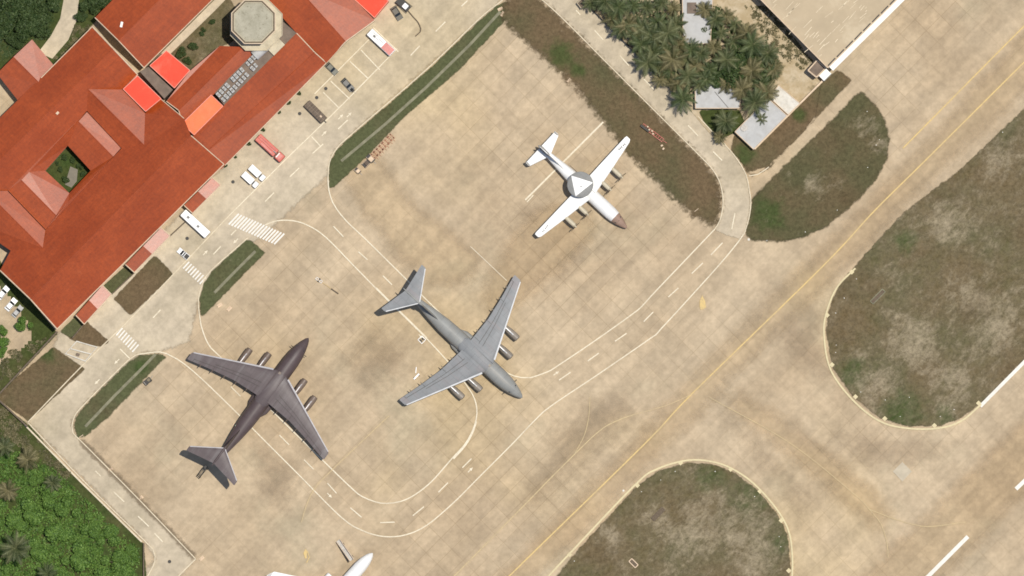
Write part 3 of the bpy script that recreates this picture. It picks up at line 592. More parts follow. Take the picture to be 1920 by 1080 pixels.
for k in range(8):
    c = a0+d*(2+k*3.6)-nn*.4; b.box((c.x, c.y, 10.12), (3.0, .35, .25), math.atan2(d.y, d.x)+.03)
b.build('roof_flashing', M['dark'], HG, org=org)
for k in range(4):
    dm = MB(); c = a0+d*(5+k*7.6)+nn*.12; dm.box((c.x, c.y, 3.6), (7.2, .2, 7.2), math.atan2(d.y, d.x)); dm.build('door', M['steel'], HG, org=org)
streak = MB()
for k in range(70):
    x = R.uniform(1440, 1640); y = R.uniform(-10, 110)
    if x+y > 1660 or (x-1400)*1.02-25 < y-0 and y > (x-1425)*1.0-6: continue
    q = P(x, y, 10); L = R.uniform(.6, 3.5); aa = A45+R.uniform(-.15, .15)
    streak.box((q.x, q.y, 10.02), (L, R.uniform(.08, .2), .03), aa)
streak.build('roof_seam', m_plain('pale_sealant', (.62, .53, .38), .8, .2, 1), HG, org=org)
AN, org = flat_building('annex', 'small grey-roofed annex with cream parapet at the hangar corner', 'building', [(1532, 113), (1549, 127), (1531, 145), (1515, 132)], 6, M['flatgrey'], M['white'], .5, M['trim'])
b = MB(); q = P(1545, 138, 4); b.box((q.x, q.y, 2.2), (3., 3., 4.4), A45); b.build('entrance_block', M['white'], AN, org=org)
b = MB(); c = AN.location; b.box((c.x+1.32, c.y-1.32, 1.1), (1., .1, 2.1), A45); b.build('door', M['dark'], AN, org=org)
def openings(t, org, pts, z, doorz=2.1):
    q = [P(x, y, z) for x, y in pts]; c = sum(q, Vector())/len(q)
    a, b_ = q[0], q[1]; windows(t, (a.x, a.y, z), (b_.x, b_.y, z), z*.55, 3, 1.2, 1.2, .03, org, Vector((c.x, c.y, z)))
for nm, lb, pts, z, m_ in (('flat_roofed_house', 'grey sheet-roofed house at the road curve with one palm at its corner', [(1378, 247), (1413, 280), (1476, 217), (1440, 184)], 3.6, M['bluegrey']), ('flat_roofed_house', 'white slab-roofed house between the grey house and the hangar yard', [(1442, 182), (1478, 215), (1500, 194), (1460, 160)], 3.3, M['whiteroof']),
                           ('flat_roofed_house', 'pale grey roof under the palms with a slanted seam across it', [(1304, 203), (1386, 203), (1392, 160), (1303, 150)], 3.6, M['bluegrey']), ('flat_roofed_house', 'long narrow pale grey roof hemmed in by palms at the top of the grove', [(1281, 82), (1332, 82), (1338, -30), (1279, -30)], 3.8, M['bluegrey'])):
    t, og = flat_building(nm, lb, 'house', pts, z, m_, M['wall'], .3, M['trim']); openings(t, og, pts, z)
    if 'slanted' in lb:
        b = MB(); b.tube([P(1340, 172, z+.03), P(1366, 203, z+.03)], .1, 4); b.build('seam', M['dark'], t, org=og)
    if 'narrow' in lb:
        b = MB(); q = P(1297, 15, z); b.box((q.x, q.y, z+.25), (2.6, 3.2, .5), 0); b.build('roof_hatch', M['flatgrey'], t, org=og)
    if 'road curve' in lb:
        b = MB(); q = P(1395, 240, z); b.tube([(q.x, q.y, z), (q.x, q.y, z+.5)], 1., 14); b.build('water_tank', M['steel'], t, org=og)
# walls, fences
def wall(name, label, cat, pts, h, th, mat, posts=0, z=0.):
    q = px2(pts); c = P(*pts[0]); org = Vector((c.x, c.y, 0))
    t = thing(name, label, cat, org)
    b = MB(); ribbon(b, q, th, z, h=h); b.build('panel', mat, t, org=org)
    if posts:
        for v in spline(q, posts): MB().box((v.x, v.y, h/2+.08), (th*2.2, th*2.2, h+.2)).build('post', mat, t, org=org)
    else:
        p = MB(); ribbon(p, q, th*1.5, h+.002, h=.08); p.build('cap', mat, t, org=org)
    return t
wall('boundary_wall', 'cream wall running from the hangar annex past the white house', 'wall', [(1545, 150), (1478, 217), (1415, 280)], 2.2, .35, M['trim'])
wall('perimeter_fence', 'dark fence between the service road and the palm grove', 'fence', [(1098, 5), (1180, 88), (1262, 172)], 1.8, .18, M['dark'], 3.)
wall('boundary_wall', 'dark wall from the terminal corner across the rough grass', 'wall', [(108, 622), (54, 680), (0, 738), (-20, 760)], 1.8, .3, M['bark'])
wall('boundary_wall', 'low brown wall beside the green thicket and the service road', 'wall', [(-6, 746), (52, 800)], 1.6, .3, M['bark'])
wall('boundary_wall', 'thin brown wall between the thicket and the road bend', 'wall', [(270, 1018), (270, 1095)], 1.4, .25, M['bark'])
wall('road_parapet', 'long pale low parapet between the thicket and the service road', 'wall', [(46, 796), (150, 902), (266, 1016)], .55, .3, M['kerb'])
wall('garden_wall', 'low wall between the two porches nearest the grass plot', 'wall', [(252, 512), (210, 552)], 1.2, .22, M['bark'])
wall('garden_wall', 'low wall from the middle porch to the white bus', 'wall', [(319, 443), (347, 417)], 1.2, .22, M['bark'])
wall('garden_wall', 'low wall at the terminal corner beside the end porch', 'wall', [(156, 610), (136, 634)], 1.2, .22, M['bark'])
softpoly('garden_bed', [(237, 497), (252, 511), (210, 551), (194, 536)], M['verge'], nz(), .3, .6, False); softpoly('garden_bed', [(143, 592), (157, 607), (134, 634), (112, 622)], M['verge'], nz(), .3, .6, False)
og = P(152, 660); t = thing('flagpole_plinth', 'white-kerbed rectangular plinth with a cross kerb on the grass', 'plinth', og)
b = MB(); ribbon(b, px2([(144, 640), (182, 651), (160, 677), (123, 663)]), .35, ZL+.01, True, .35); b.build('kerb', M['whiteroof'], t, org=og)
b = MB(); ribbon(b, px2([(133, 654), (171, 664)]), .3, ZL+.01, h=.34); b.build('cross_kerb', M['whiteroof'], t, org=og)
b = MB(); q = P(146, 665); b.box((q.x, q.y, .3), (1., .8, .6), -.3, .05); b.build('pedestal', M['flatgrey'], t, org=og)
GH, org = flat_building('gatehouse', 'small dark brown gatehouse at the top end of the fence', 'hut', [(1082, 6), (1090, 16), (1100, 6), (1092, -4)], 2.6, M['bark'], M['wall'], .2)
# ------------------------------------------------------------------ aircraft
def place(root, nx, ny, z, hx, hy):
    p = P(nx, ny, z); root.location = (p.x, p.y, 0); root.rotation_euler = (0, 0, math.atan2(-hy, hx))
def fus(secs, n=20):
    rings = []
    for (x, hw, zc, hh) in secs: rings.append([(x, hw*math.cos(2*math.pi*k/n), zc+hh*math.sin(2*math.pi*k/n)) for k in range(n)])
    return MB().loft(rings[::-1])
AF = [(0, 0), (.02, .32), (.1, .75), (.3, 1.), (.55, .8), (.8, .4), (1, .03), (1, -.03), (.75, -.25), (.4, -.5), (.1, -.4), (.02, -.2)]
def foil(secs, mirror=1, vert=False):
    """secs: (span, x_le, x_te, z, thickness) -> lifting surface"""
    rings = []
    for (y, xl, xt, z, t) in secs:
        if vert: rings.append([(xl+(xt-xl)*c, h*t*.5, y) for c, h in AF])
        else: rings.append([(xl+(xt-xl)*c, y*mirror, z+h*t*.5) for c, h in AF])
    if vert: rings = [[(p[0], (1 if i < 6 else -1)*abs(p[1]), p[2]) for i, p in enumerate(r)] for r in rings]
    b = MB(); b.loft(rings if mirror > 0 else rings[::-1]); return b
def lathe_x(prof, y, z, n=14):
    return [[(x, y+r*math.cos(2*math.pi*k/n), z+r*math.sin(2*math.pi*k/n)) for k in range(n)] for x, r in prof][::-1]
def m_air(name, col, rough, metal=0., spec=.5, var=.1, dirt=None):
    n = NT(name); v = n.node('ShaderNodeTexCoord').outputs['Object']
    c = n.mix(1., col, n.ramp(n.noise(.35, 5, .65, v), .25, .75, 1-var, 1+var), 'MULTIPLY')
    if dirt: c = n.mix(n.ramp(n.noise(1, 5, .7, n.mapping(0, (.06, .35, .3), v), .5), .45, .7, 0, .6), c, dirt)
    b = n.node('ShaderNodeTexBrick'); b.offset = .5; lk(n.t, v, b.inputs['Vector'])
    for k, q in (('Scale', 1.), ('Mortar Size', .05), ('Mortar Smooth', .5), ('Bias', 0.), ('Brick Width', 3.1), ('Row Height', 2.3)): b.inputs[k].default_value = q
    b.inputs['Color1'].default_value = (.95, .95, .95, 1); b.inputs['Color2'].default_value = (1.04, 1.04, 1.04, 1); b.inputs['Mortar'].default_value = (.72, .72, .72, 1)
    return n.out(n.mix(.8 if var > .05 else .5, c, n.mix(1., c, b.outputs['Color'], 'MULTIPLY')), rough, spec, metal=metal)
def gear(t, spots, z=.0):
    for x, y in spots:
        b = MB()
        for s in (-.35, .35): b.tube([(x, y+s-.16, .55), (x, y+s+.16, .55)], .55, 12)
        g = b.build('landing_gear', M['rubber'], t); MB().tube([(x, y, .5), (x, y, 2.2)], .14, 6).build('strut', M['steel'], g)
def transport(label, body, wingm, pale_highlight, dark):
    t = thing('transport_jet', label, 'aircraft')
    fus([(-.05, .12, 2.7, .12), (-.6, .62, 2.75, .62), (-1.8, 1.15, 2.95, 1.2), (-3.6, 1.7, 3.25, 1.8), (-6, 2.2, 3.4, 2.3), (-8.5, 2.42, 3.45, 2.45), (-12, 2.45, 3.45, 2.45), (-27, 2.45, 3.45, 2.45), (-31, 2.3, 3.65, 2.25), (-36, 1.75, 4.1, 1.65), (-40, 1.15, 4.5, 1.1), (-43.2, .6, 4.85, .6), (-44.2, .2, 4.9, .25)]).build('fuselage', body, t, smooth=True)
    # wing box fairing and gear sponsons
    b = MB(); b.loft([[(x, w*math.cos(a), 5.2+h*math.sin(a)) for a in [2*math.pi*k/16 for k in range(16)]] for x, w, h in ((-25.5, .4, .1), (-23, 2.3, .95), (-18, 2.7, 1.15), (-14, 2.3, 1.), (-11.5, .4, .1))]); b.build('wing_fairing', wingm, t, smooth=True)
    for s in (1, -1):
        b = MB(); b.loft([[(x, s*2.1+w*math.cos(a), 1.75+h*math.sin(a)) for a in [2*math.pi*k/14 for k in range(14)]] for x, w, h in ((-27, .2, .2), (-25, 1.2, .9), (-20, 1.55, 1.15), (-15.5, 1.3, 1.), (-13.5, .2, .2))]); b.build('gear_fairing', body, t, smooth=True)
        wg = foil([(1.5, -12.9, -22.2, 5.85, 1.15), (10, -16.7, -22.75, 5.45, .78), (17, -19.9, -24.1, 5.05, .5), (24.2, -23.1, -25.8, 4.6, .28), (24.7, -23.6, -25.75, 4.58, .12)], s); w_ = wg.build('wing', wingm, t, smooth=True)
        sl = MB(); sl.tube([(-13.35, s*2.6, 5.95), (-23.25, s*24.3, 4.72)], .3, 8, .18); sl.build('leading_edge', pale_highlight, w_, smooth=True)  # pale metal edge with the sun highlight painted into its colour
        for (y, x) in ((5.5, -22.6), (9.2, -22.9), (13, -23.5), (16.8, -24.2), (20.5, -25.)):
            z = 5.7-.046*y; fl = MB(); fl.loft([[(x+dx, s*y+w*math.cos(a), z-.35+h*math.sin(a)) for a in [2*math.pi*k/8 for k in range(8)]] for dx, w, h in ((-.75, .05, .05), (.1, .2, .28), (1.4, .22, .3), (2.6, .05, .05))]); fl.build('flap_fairing', dark, w_, smooth=True)
        ws = ((1.5, -12.9, -22.2, 5.85, 1.15), (10, -16.7, -22.75, 5.45, .78), (17, -19.9, -24.1, 5.05, .5), (24.2, -23.1, -25.8, 4.6, .28))
        def on(y, c, h):
            f = [float(np.interp(y, [q[0] for q in ws], [q[i] for q in ws])) for i in (1, 2, 3, 4)]; return (f[0]+(f[1]-f[0])*c, s*y, f[2]+h*f[3]*.5+.02)
        for c_, h_, y0, y1 in ((.72, .52, 3., 23.), (.56, .79, 3.2, 17.)):
            gp_ = MB(); gp_.tube([on(y0+(y1-y0)*k/10, c_, h_) for k in range(11)], .07, 4); gp_.build('flap_gap', M['dark'], w_)
        gp_ = MB()
        for yy in (3.6, 9.6, 16.8, 23.): gp_ = MB(); gp_.tube([on(yy, .73, .5), on(yy, .97, .08)], .06, 4); gp_.build('flap_joint', M['dark'], w_)
        mk = MB()
        for (xx, yy, l_, wd) in ((-20.3, 15.5, .9, .22), (-20.6, 16., .9, .22), (-21., 16.5, .9, .22), (-21.3, 17.1, .7, .22), (-21.6, 17.6, .9, .22)):
            mk.box((xx, s*yy, 5.5-.046*yy+.13), (l_, wd, .03), s*-.45)
        mk.build('wing_number', M['white'], w_)
        for (y, x) in ((6.5, -10.3), (11.7, -12.6)):
            zc = 3.55-.02*y
            e = MB(); e.loft(lathe_x([(x, .78), (x-.15, .95), (x-1.2, 1.02), (x-3.2, .98), (x-4.6, .82), (x-5.9, .55), (x-6.4, .42)], s*y, zc)); eo = e.build('engine', dark, t, smooth=True)
            i_ = MB(); i_.loft(lathe_x([(x+.02, .05), (x+.012, .74)], s*y, zc)); i_.build('intake', M['rubber'], eo)
            p = MB(); xl = x-1.6; p.add([(xl, s*y-.16, zc+.9), (xl, s*y+.16, zc+.9), (x-6.2, s*y+.16, zc+.6), (x-6.2, s*y-.16, zc+.6), (xl-1.1, s*y-.14, 5.75-.046*y), (xl-1.1, s*y+.14, 5.75-.046*y), (x-7.2, s*y+.14, 5.45-.046*y), (x-7.2, s*y-.14, 5.45-.046*y)], [(0, 1, 2, 3)[::-1], (4, 5, 6, 7), (0, 1, 5, 4), (1, 2, 6, 5), (2, 3, 7, 6), (3, 0, 4, 7)]); p.build('pylon', pale_highlight, eo)
        tp = foil([(.1, -40.2, -45.6, 13.75, .6), (8.4, -45.5, -47.2, 13.55, .22), (8.65, -45.9, -47.1, 13.54, .08)], s); to = tp.build('tailplane', wingm, t, smooth=True)
        sl = MB(); sl.tube([(-40.3, s*.3, 13.8), (-45.65, s*8.4, 13.6)], .17, 8); sl.build('leading_edge', pale_highlight, to)  # tailplane edge carries the same painted highlight
    foil([(5.2, -32.8, -42.6, 0, .75), (13.6, -39.9, -45.6, 0, .5)], 1, True).build('tail_fin', body, t, smooth=True)
    b = MB(); b.loft(lathe_x([(-38.9, .05), (-39.6, .3), (-41, .42), (-44.5, .36), (-46.6, .08)], 0, 13.8, 12)); b.build('fin_bullet', body, t, smooth=True)
    # cockpit windows wrap the nose, glazed chin below
    b = MB()
    for k in range(-3, 4):
        a = k*.27; y = 1.72*math.sin(a); b.box((-3.5+.55*(1-math.cos(a))*-2.2, y, 4.78-.26*abs(a)), (.4, .4, .1), -a*.6)
    b.build('cockpit_window', M['glass'], t)
    b = MB(); b.tube([(-4.8, 2.0, 3.2), (-4.8, 2.75, 3.1)], .12, 6); b.tube([(-4.8, -2.0, 3.2), (-4.8, -2.75, 3.1)], .12, 6); b.build('sensor_probe', M['dark'], t)
    b = MB(); b.box((-13.2, .5, 5.93), (.8, .8, .12), 0, .05); b.box((-28, -.2, 5.75), (.9, .6, .14), 0, .05); b.build('roof_hatch', dark, t)
    gear(t, ((-6.2, 0), (-16.5, 1.9), (-16.5, -1.9), (-20.5, 1.9), (-20.5, -1.9)))
    return t
g1 = m_air('grey_aircraft_paint', (.25, .255, .245), .5, spec=.35, dirt=(.29, .27, .24)); g2 = m_air('grey_wing_paint', (.215, .225, .232), .55, spec=.3, dirt=(.25, .22, .22)); g3 = m_air('bright_edge_highlight', (.75, .75, .74), .4, .2); g4 = m_air('dull_nacelle', (.23, .2, .165), .5)  # edge metal set near white, the sun highlight is in the colour
p1 = m_air('mauve_aircraft_paint', (.078, .056, .057), .5, spec=.35, dirt=(.125, .105, .103)); p2 = m_air('mauve_wing_paint', (.094, .073, .075), .5, spec=.35, dirt=(.16, .145, .145)); p3 = m_air('pale_edge_highlight', (.6, .57, .56), .4, .3); p4 = m_air('brown_nacelle', (.15, .11, .085), .5)  # edge paleness is a painted sun highlight on the metal, not wear
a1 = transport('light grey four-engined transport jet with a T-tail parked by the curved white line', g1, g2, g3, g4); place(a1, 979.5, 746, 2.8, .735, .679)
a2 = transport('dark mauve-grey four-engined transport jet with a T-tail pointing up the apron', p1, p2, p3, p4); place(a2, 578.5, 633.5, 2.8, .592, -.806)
# early-warning turboprop with a rotating radome
w1 = m_air('white_aircraft_paint', (.77, .77, .755), .45, var=.05); w2 = m_air('mauve_nose_paint', (.3, .2, .15), .6); w3 = m_air('radome_grey', (.24, .24, .23), .6, spec=.2); w4 = m_air('tail_grey', (.25, .24, .22), .5)
t = thing('radar_aircraft', 'white four-propeller early-warning aircraft with a disc radome on its back', 'aircraft')
cr = [(-.02, .1, 2.4, .1), (-.5, .5, 2.4, .5), (-1.6, .95, 2.55, 1.0), (-3, 1.4, 2.85, 1.5), (-4.7, 1.75, 3.05, 1.85)]
fus([(-4.7, 1.75, 3.05, 1.85), (-6.5, 1.95, 3.1, 1.95), (-9, 1.98, 3.1, 1.98), (-19, 1.98, 3.1, 1.98), (-23, 1.75, 3.3, 1.75), (-28, 1.25, 3.7, 1.25), (-32, .85, 4.05, .8), (-34, .5, 4.2, .5), (-34.6, .15, 4.2, .2)]).build('fuselage', w1, t, smooth=True)
fus(cr).build('nose', w2, t, smooth=True)
b = MB()
for k in range(-2, 3): b.box((-3.3-.12*abs(k), k*.5, 4.32-.16*abs(k)), (.5, .42, .12), -k*.2)
b.build('cockpit_window', M['glass'], t)
for s in (1, -1):
    wo = foil([(1.2, -13.5, -18.2, 4.95, .75), (9, -14.7, -18.3, 5.0, .5), (18.8, -16.4, -18.35, 5.3, .26), (19.5, -16.9, -18.2, 5.32, .1)], s).build('wing', w1, t, smooth=True)
    mk = MB()
    for i, yy in enumerate((15.2, 15.7, 16.2, 16.9, 17.4)): mk.box((-17.2+.05*i, s*yy, 5.38+.012*(yy-15)), (.5, .26, .03), s*.1)
    mk.build('wing_number', M['dark'] if s > 0 else w3, wo)
    for y, x in ((4.9, -11.3), (9.8, -11.4)):
        z = 4.55; e = MB(); e.loft(lathe_x([(x, .35), (x-.25, .62), (x-1.6, .68), (x-4, .6), (x-6.5, .2)], s*y, z)); eo = e.build('engine', w4 if False else m_plain('nacelle_buff', (.5, .44, .32), .5, .1, 1) if 'nacelle_buff' not in bpy.data.materials else bpy.data.materials['nacelle_buff'], t, smooth=True)
        sp = MB(); sp.loft(lathe_x([(x+.75, .05), (x+.4, .26), (x, .36)], s*y, z, 10)); sp.build('spinner', bpy.data.materials['nacelle_buff'], eo, smooth=True)
        ph = R.uniform(0, 1); pr = MB()
        for k in range(6):
            a = ph+k*math.pi/3; c_, s_ = math.cos(a), math.sin(a)
            pr.add([(x+.3, s*y+c_*.3-s_*.12, z+s_*.3+c_*.12), (x+.2, s*y+c_*.3+s_*.12, z+s_*.3-c_*.12), (x+.22, s*y+c_*1.95+s_*.14, z+s_*1.95-c_*.14), (x+.34, s*y+c_*1.95-s_*.14, z+s_*1.95+c_*.14)], [(0, 1, 2, 3)])
        pr.build('propeller', M['dark'], eo)
    to = foil([(.3, -30.7, -34.4, 4.4, .4), (5.9, -32.8, -34.4, 4.5, .2), (6.3, -33.2, -34.3, 4.5, .08)], s).build('tailplane', w1, t, smooth=True)
    b = MB(); b.box((-33.8, s*6.0, 4.5), (1.5, .5, .24), 0, .05); b.build('tip_cap', w4, to)
foil([(4.6, -22.5, -33.8, 0, .35), (5.6, -26.5, -34.1, 0, .42), (10.6, -31., -34.6, 0, .26)], 1, True).build('tail_fin', w1, t, smooth=True)
b = MB(); b.loft(lathe_x([(-30.2, .05), (-31.5, .5), (-34.2, .6), (-35.2, .1)], 0, 4.9, 10)); b.build('tail_cone', w4, t, smooth=True)
b = MB()
for s in (1, -1): b.tube([(-18.3, s*.7, 4.9), (-18.3, s*.35, 7.6)], .3, 8)
b.build('radome_pylon', w1, t, smooth=True)
rd_ = MB(); nn_ = 72
rd_.loft([[(-18.3+r*math.cos(2*math.pi*k/nn_), r*math.sin(2*math.pi*k/nn_), z) for k in range(nn_)] for r, z in ((2.2, 7.45), (3.4, 7.6), (3.8, 7.95), (3.75, 8.2), (3.3, 8.42), (2., 8.58), (.3, 8.63))]); ro = rd_.build('radome', w3, t, smooth=True)
def dz(r): return float(np.interp(r, [.0, .3, 2., 3.3, 3.8, 3.9], [8.63, 8.63, 8.58, 8.42, 8.2, 8.05]))+.03
ta = [math.radians(q) for q in (178, 52, 292)]
tv = [Vector((3.72*math.cos(a), 3.72*math.sin(a))) for a in ta]; tri = MB(); N_ = 16; ids = {}
for i in range(N_+1):
    for j in range(N_+1-i):
        q = (tv[0]*i+tv[1]*j+tv[2]*(N_-i-j))/N_; ids[(i, j)] = len(tri.v); tri.v.append((-18.3+q.x, q.y, dz(q.length)))
for i in range(N_):
    for j in range(N_-i):
        tri.f.append((ids[(i, j)], ids[(i+1, j)], ids[(i, j+1)]))
        if i+j < N_-1: tri.f.append((ids[(i+1, j)], ids[(i+1, j+1)], ids[(i, j+1)]))
tri.build('radome_panel', w1, ro, smooth=True)
b = MB(); b.tube([(-18.1+.55*math.cos(a), .1+.55*math.sin(a), 8.68) for a in [math.radians(q) for q in (-70, -45, -20, 10)]], .09, 5); b.build('radome_mark', M['dark'], ro)
b = MB(); b.box((-22.8, 2.0, 3.4), (3.5, .15, .3)); b.build('antenna_strip', M['dark'], t)
gear(t, ((-5.5, 0), (-16, 1.6), (-16, -1.6), (-18, 1.6), (-18, -1.6))); place(t, 1175.5, 428, 2.4, .73, .683)
# airliner whose nose and one wing tip reach into the frame
t = thing('airliner', 'white twin-engined airliner, only its nose and a wing tip in the picture', 'aircraft')
fus([(-.03, .1, 2.6, .1), (-.7, .7, 2.75, .75), (-1.8, 1.2, 3.0, 1.3), (-3.4, 1.65, 3.2, 1.8), (-5.5, 1.88, 3.3, 2.), (-28, 1.88, 3.3, 2.), (-33, 1.4, 3.7, 1.5), (-38, .4, 4.2, .5), (-38.6, .1, 4.2, .1)]).build('fuselage', w1, t, smooth=True)
b = MB(); b.loft([[(x, r*1.01*math.cos(a), 2.93+r*1.08*math.sin(a)) for a in [2*math.pi*k/20 for k in range(20)]] for x, r in ((-2.05, 1.295), (-1.8, 1.215))], False); b.build('radome_seam', w4, t)
b = MB()
for k in range(-2, 3): b.box((-2.7-.1*abs(k), k*.5, 4.42-.18*abs(k)), (.5, .4, .1), -k*.2)
b.build('cockpit_window', M['glass'], t)
for s in (1, -1):
    wo = foil([(1.5, -13, -20, 2.6, .9), (6, -16.4, -20.5, 2.9, .55), (17.6, -23.2, -24.9, 3.6, .22)], s).build('wing', w1, t, smooth=True)
    b = MB(); b.add([(-23.3, s*17.5, 3.6), (-25., s*17.5, 3.6), (-25.9, s*18.2, 5.8), (-25.1, s*18.2, 5.8), (-23.3, s*17.65, 3.6), (-25., s*17.65, 3.6), (-25.9, s*18.3, 5.8), (-25.1, s*18.3, 5.8)], [(0, 1, 2, 3), (4, 7, 6, 5), (0, 4, 5, 1), (1, 5, 6, 2), (2, 6, 7, 3), (3, 7, 4, 0)]); b.build('winglet', w1, wo)
    e = MB(); e.loft(lathe_x([(-12.9, .78), (-13.1, .95), (-15, .98), (-17, .7)], s*5., 1.75)); eo = e.build('engine', w1, t, smooth=True)
    i_ = MB(); i_.loft(lathe_x([(-12.88, .05), (-12.89, .76)], s*5., 1.75)); i_.build('intake', M['rubber'], eo)
    foil([(.4, -33.5, -37, 4.2, .4), (6.8, -37.4, -38.8, 4.7, .15)], s).build('tailplane', w1, t, smooth=True)
foil([(4.8, -31, -37.8, 0, .5), (12, -37, -39.5, 0, .2)], 1, True).build('tail_fin', w1, t, smooth=True)
gear(t, ((-4, 0), (-18.5, 2.6), (-18.5, -2.6))); place(t, 699, 1037, 2.6, .67, -.742)
# boarding stairs at its door
q = P(648, 1033); q2 = P(666, 1057)
t = thing('boarding_stairs', 'narrow grey boarding stairs leading to the white airliner', 'boarding stairs', q, math.atan2(540-1057-(540-1012), 666-634))
b = MB(); n_ = 14
for k in range(n_): b.box((-3.5+7*k/n_, 0, .35+2.4*k/n_), (.54, 1.1, .14))
b.build('steps', M['steel'], t)
for s in (1, -1):
    b = MB(); b.tube([(-3.6, s*.62, 1.2), (3.4, s*.62, 3.7)], .09, 6); b.tube([(-3.6, s*.62, .3), (3.4, s*.62, 2.7)], .12, 6)
    for k in range(6): b.tube([(-3.6+1.4*k, s*.62, .3+.48*k), (-3.6+1.4*k, s*.62, 1.2+.5*k)], .05, 5)
    b.build('handrail', M['trim'], t)
b = MB(); b.box((.3, 0, .55), (6, 1.5, .35)); b.build('chassis', M['steel'], t)
for x in (-2, 2.4):
    for s in (1, -1): MB().tube([(x, s*.75-.12, .35), (x, s*.75+.12, .35)], .35, 12).build('wheel', M['rubber'], t)
# ------------------------------------------------------------------ vehicles
def wheels(t, xs, w, r=.45):
    for x in xs:
        for s in (1, -1):
            wh = MB().tube([(x, s*(w/2-.14)-.14, r), (x, s*(w/2-.14)+.14, r)], r, 14).build('wheel', M['rubber'], t)
            MB().tube([(x, s*(w/2)+s*.005, r), (x, s*(w/2)+s*.02, r)], r*.55, 10).build('rim', M['steel'], wh)
def heading(x0, y0, x1, y1): return math.atan2(-(y1-y0), x1-x0)
def veh(name, label, cat, px, py, ang, group=None): return thing(name, label, cat, P(px, py, 0), ang, group)
def lamps(t, x, w, z, m=None):
    for s in (1, -1): MB().box((x, s*w*.36, z), (.06, .3, .18)).build('headlight', m or M['white'], t)
def bus(label, px, py, ang, L, w, body, roofm, front=None, ac=2):
    t = veh('bus', label, 'bus', px, py, ang); h = 3.0
    MB().box((0, 0, 1.0+.65), (L, w, 2.6), 0, .22).build('body', body, t)
    b = MB(); b.box((0, 0, 2.15), (L*.9, w+.03, .85)); b.build('side_window', M['glass'], t); b = MB(); b.box((L/2, 0, 2.1), (.06, w*.86, 1.1)); b.build('windscreen', M['glass'], t)
    MB().box((0, 0, 2.99), (L*.97, w*.9, .1), 0, .04).build('roof', roofm, t)
    if front is not None:
        MB().box((L*.3, 0, 3.06), (L*.36, w*.88, .08), 0, .03).build('front_roof_panel', front, t)
    for k in range(ac):
        x = -L*.28+k*L*.4; u = MB().box((x, 0, 3.16), (.95, .8, .22), 0, .06).build('roof_vent', M['bluegrey'], t); MB().box((x, 0, 3.285), (.4, .4, .03)).build('grille', M['dark'], u)
    lamps(t, L/2+.02, w, .9); wheels(t, (-L*.28, L*.3), w, .5); return t
aSE = heading(0, 0, 1, .9)
busw = m_plain('white_bus_paint', (.85, .85, .84), .35, .04, 1, local=True); redp = m_plain('red_vehicle_paint', (.5, .09, .06), .4, .12, .8, local=True, dirt=(.6, .3, .24)); pinkr = m_plain('faded_red_paint', (.55, .2, .17), .5, .15, 1, local=True); brn = m_plain('brown_tarp', (.13, .1, .075), .9, .25, 1.2, local=True)
bus('long white bus parked at the terminal front by the big crosswalk', 367, 420, heading(0, 0, 48, 44), 9.8, 2.5, busw, busw)
bs = bus('white and red bus at the end of the parking bays', 715, 80, heading(0, 0, 45, 42), 9.2, 2.5, busw, busw, pinkr, 1)
b = MB()
for k, (x, y, l_) in enumerate(((-2.6, .7, 2.2), (-1.6, -.1, 1.6), (-.2, .35, 1.8), (-.6, -.6, .8))): b.box((x, y, 3.08), (l_, .12, .1))
b.build('roof_rail', M['dark'], bs)
# fire engine
t = veh('fire_engine', 'long red fire engine parked in front of the terminal', 'fire engine', 507, 278, heading(484, 257, 531, 300))
MB().box((-1.2, 0, 1.75), (7.2, 2.5, 2.3), 0, .12).build('body', redp, t); cb = MB().box((3.85, 0, 1.65), (2.3, 2.5, 2.1), 0, .25).build('cab', redp, t)
MB().box((4.98, 0, 2.0), (.12, 2.2, .8)).build('windscreen', M['glass'], cb); MB().box((3.8, 0, 2.2), (1.2, 2.53, .6)).build('side_window', M['glass'], cb); MB().box((3.7, 0, 2.78), (1.3, 1.5, .1), 0, .04).build('roof_panel', pinkr, cb)
b = MB(); b.tube([(-4.4, .55, 3.05), (1.8, .55, 3.15)], .1, 6); b.tube([(-4.4, -.05, 3.05), (1.8, -.05, 3.15)], .1, 6)
for k in range(12): b.tube([(-4.2+.52*k, .55, 3.08), (-4.2+.52*k, -.05, 3.08)], .05, 4)
b.build('ladder', pinkr, t); MB().box((-.6, -.75, 3.02), (4.6, .55, .25), 0, .06).build('hose_locker', pinkr, t); mn = MB().tube([(1.5, .1, 2.9), (1.5, .1, 3.35), (2.5, .1, 3.45)], .16, 8).build('water_cannon', M['steel'], t)
MB().box((3.1, 0, 2.86), (.35, 1.7, .16), 0, .04).build('light_bar', M['white'], cb); lamps(t, 5.02, 2.5, .95); wheels(t, (-3.2, -1.9, 3.6), 2.5, .55)
# box lorries
def lorry(label, px, py, L=5.6):
    t = veh('box_lorry', label, 'lorry', px, py, heading(0, 0, 24, 22), 'white lorries in front of the terminal')
    MB().box((-L*.16, 0, 1.6), (L*.66, 1.95, 1.9), 0, .05).build('cargo_box', busw, t); cb = MB().box((L*.36, 0, 1.2), (L*.24, 1.8, 1.5), 0, .2).build('cab', busw, t)
    MB().box((L*.483, 0, 1.45), (.07, 1.6, .6)).build('windscreen', M['glass'], cb); MB().box((L*.37, 0, 1.5), (.7, 1.83, .45)).build('side_window', M['glass'], cb)
    MB().box((.1, 0, .6), (L*.94, 1.1, .22)).build('chassis', M['dark'], t); lamps(t, L*.485, 1.8, .75); wheels(t, (-L*.25, L*.34), 1.9, .42); return t
lorry('white box lorry nearer the fire engine, cab towards the road', 483, 325); lorry('white box lorry with its cab nearer the big crosswalk', 470, 338)
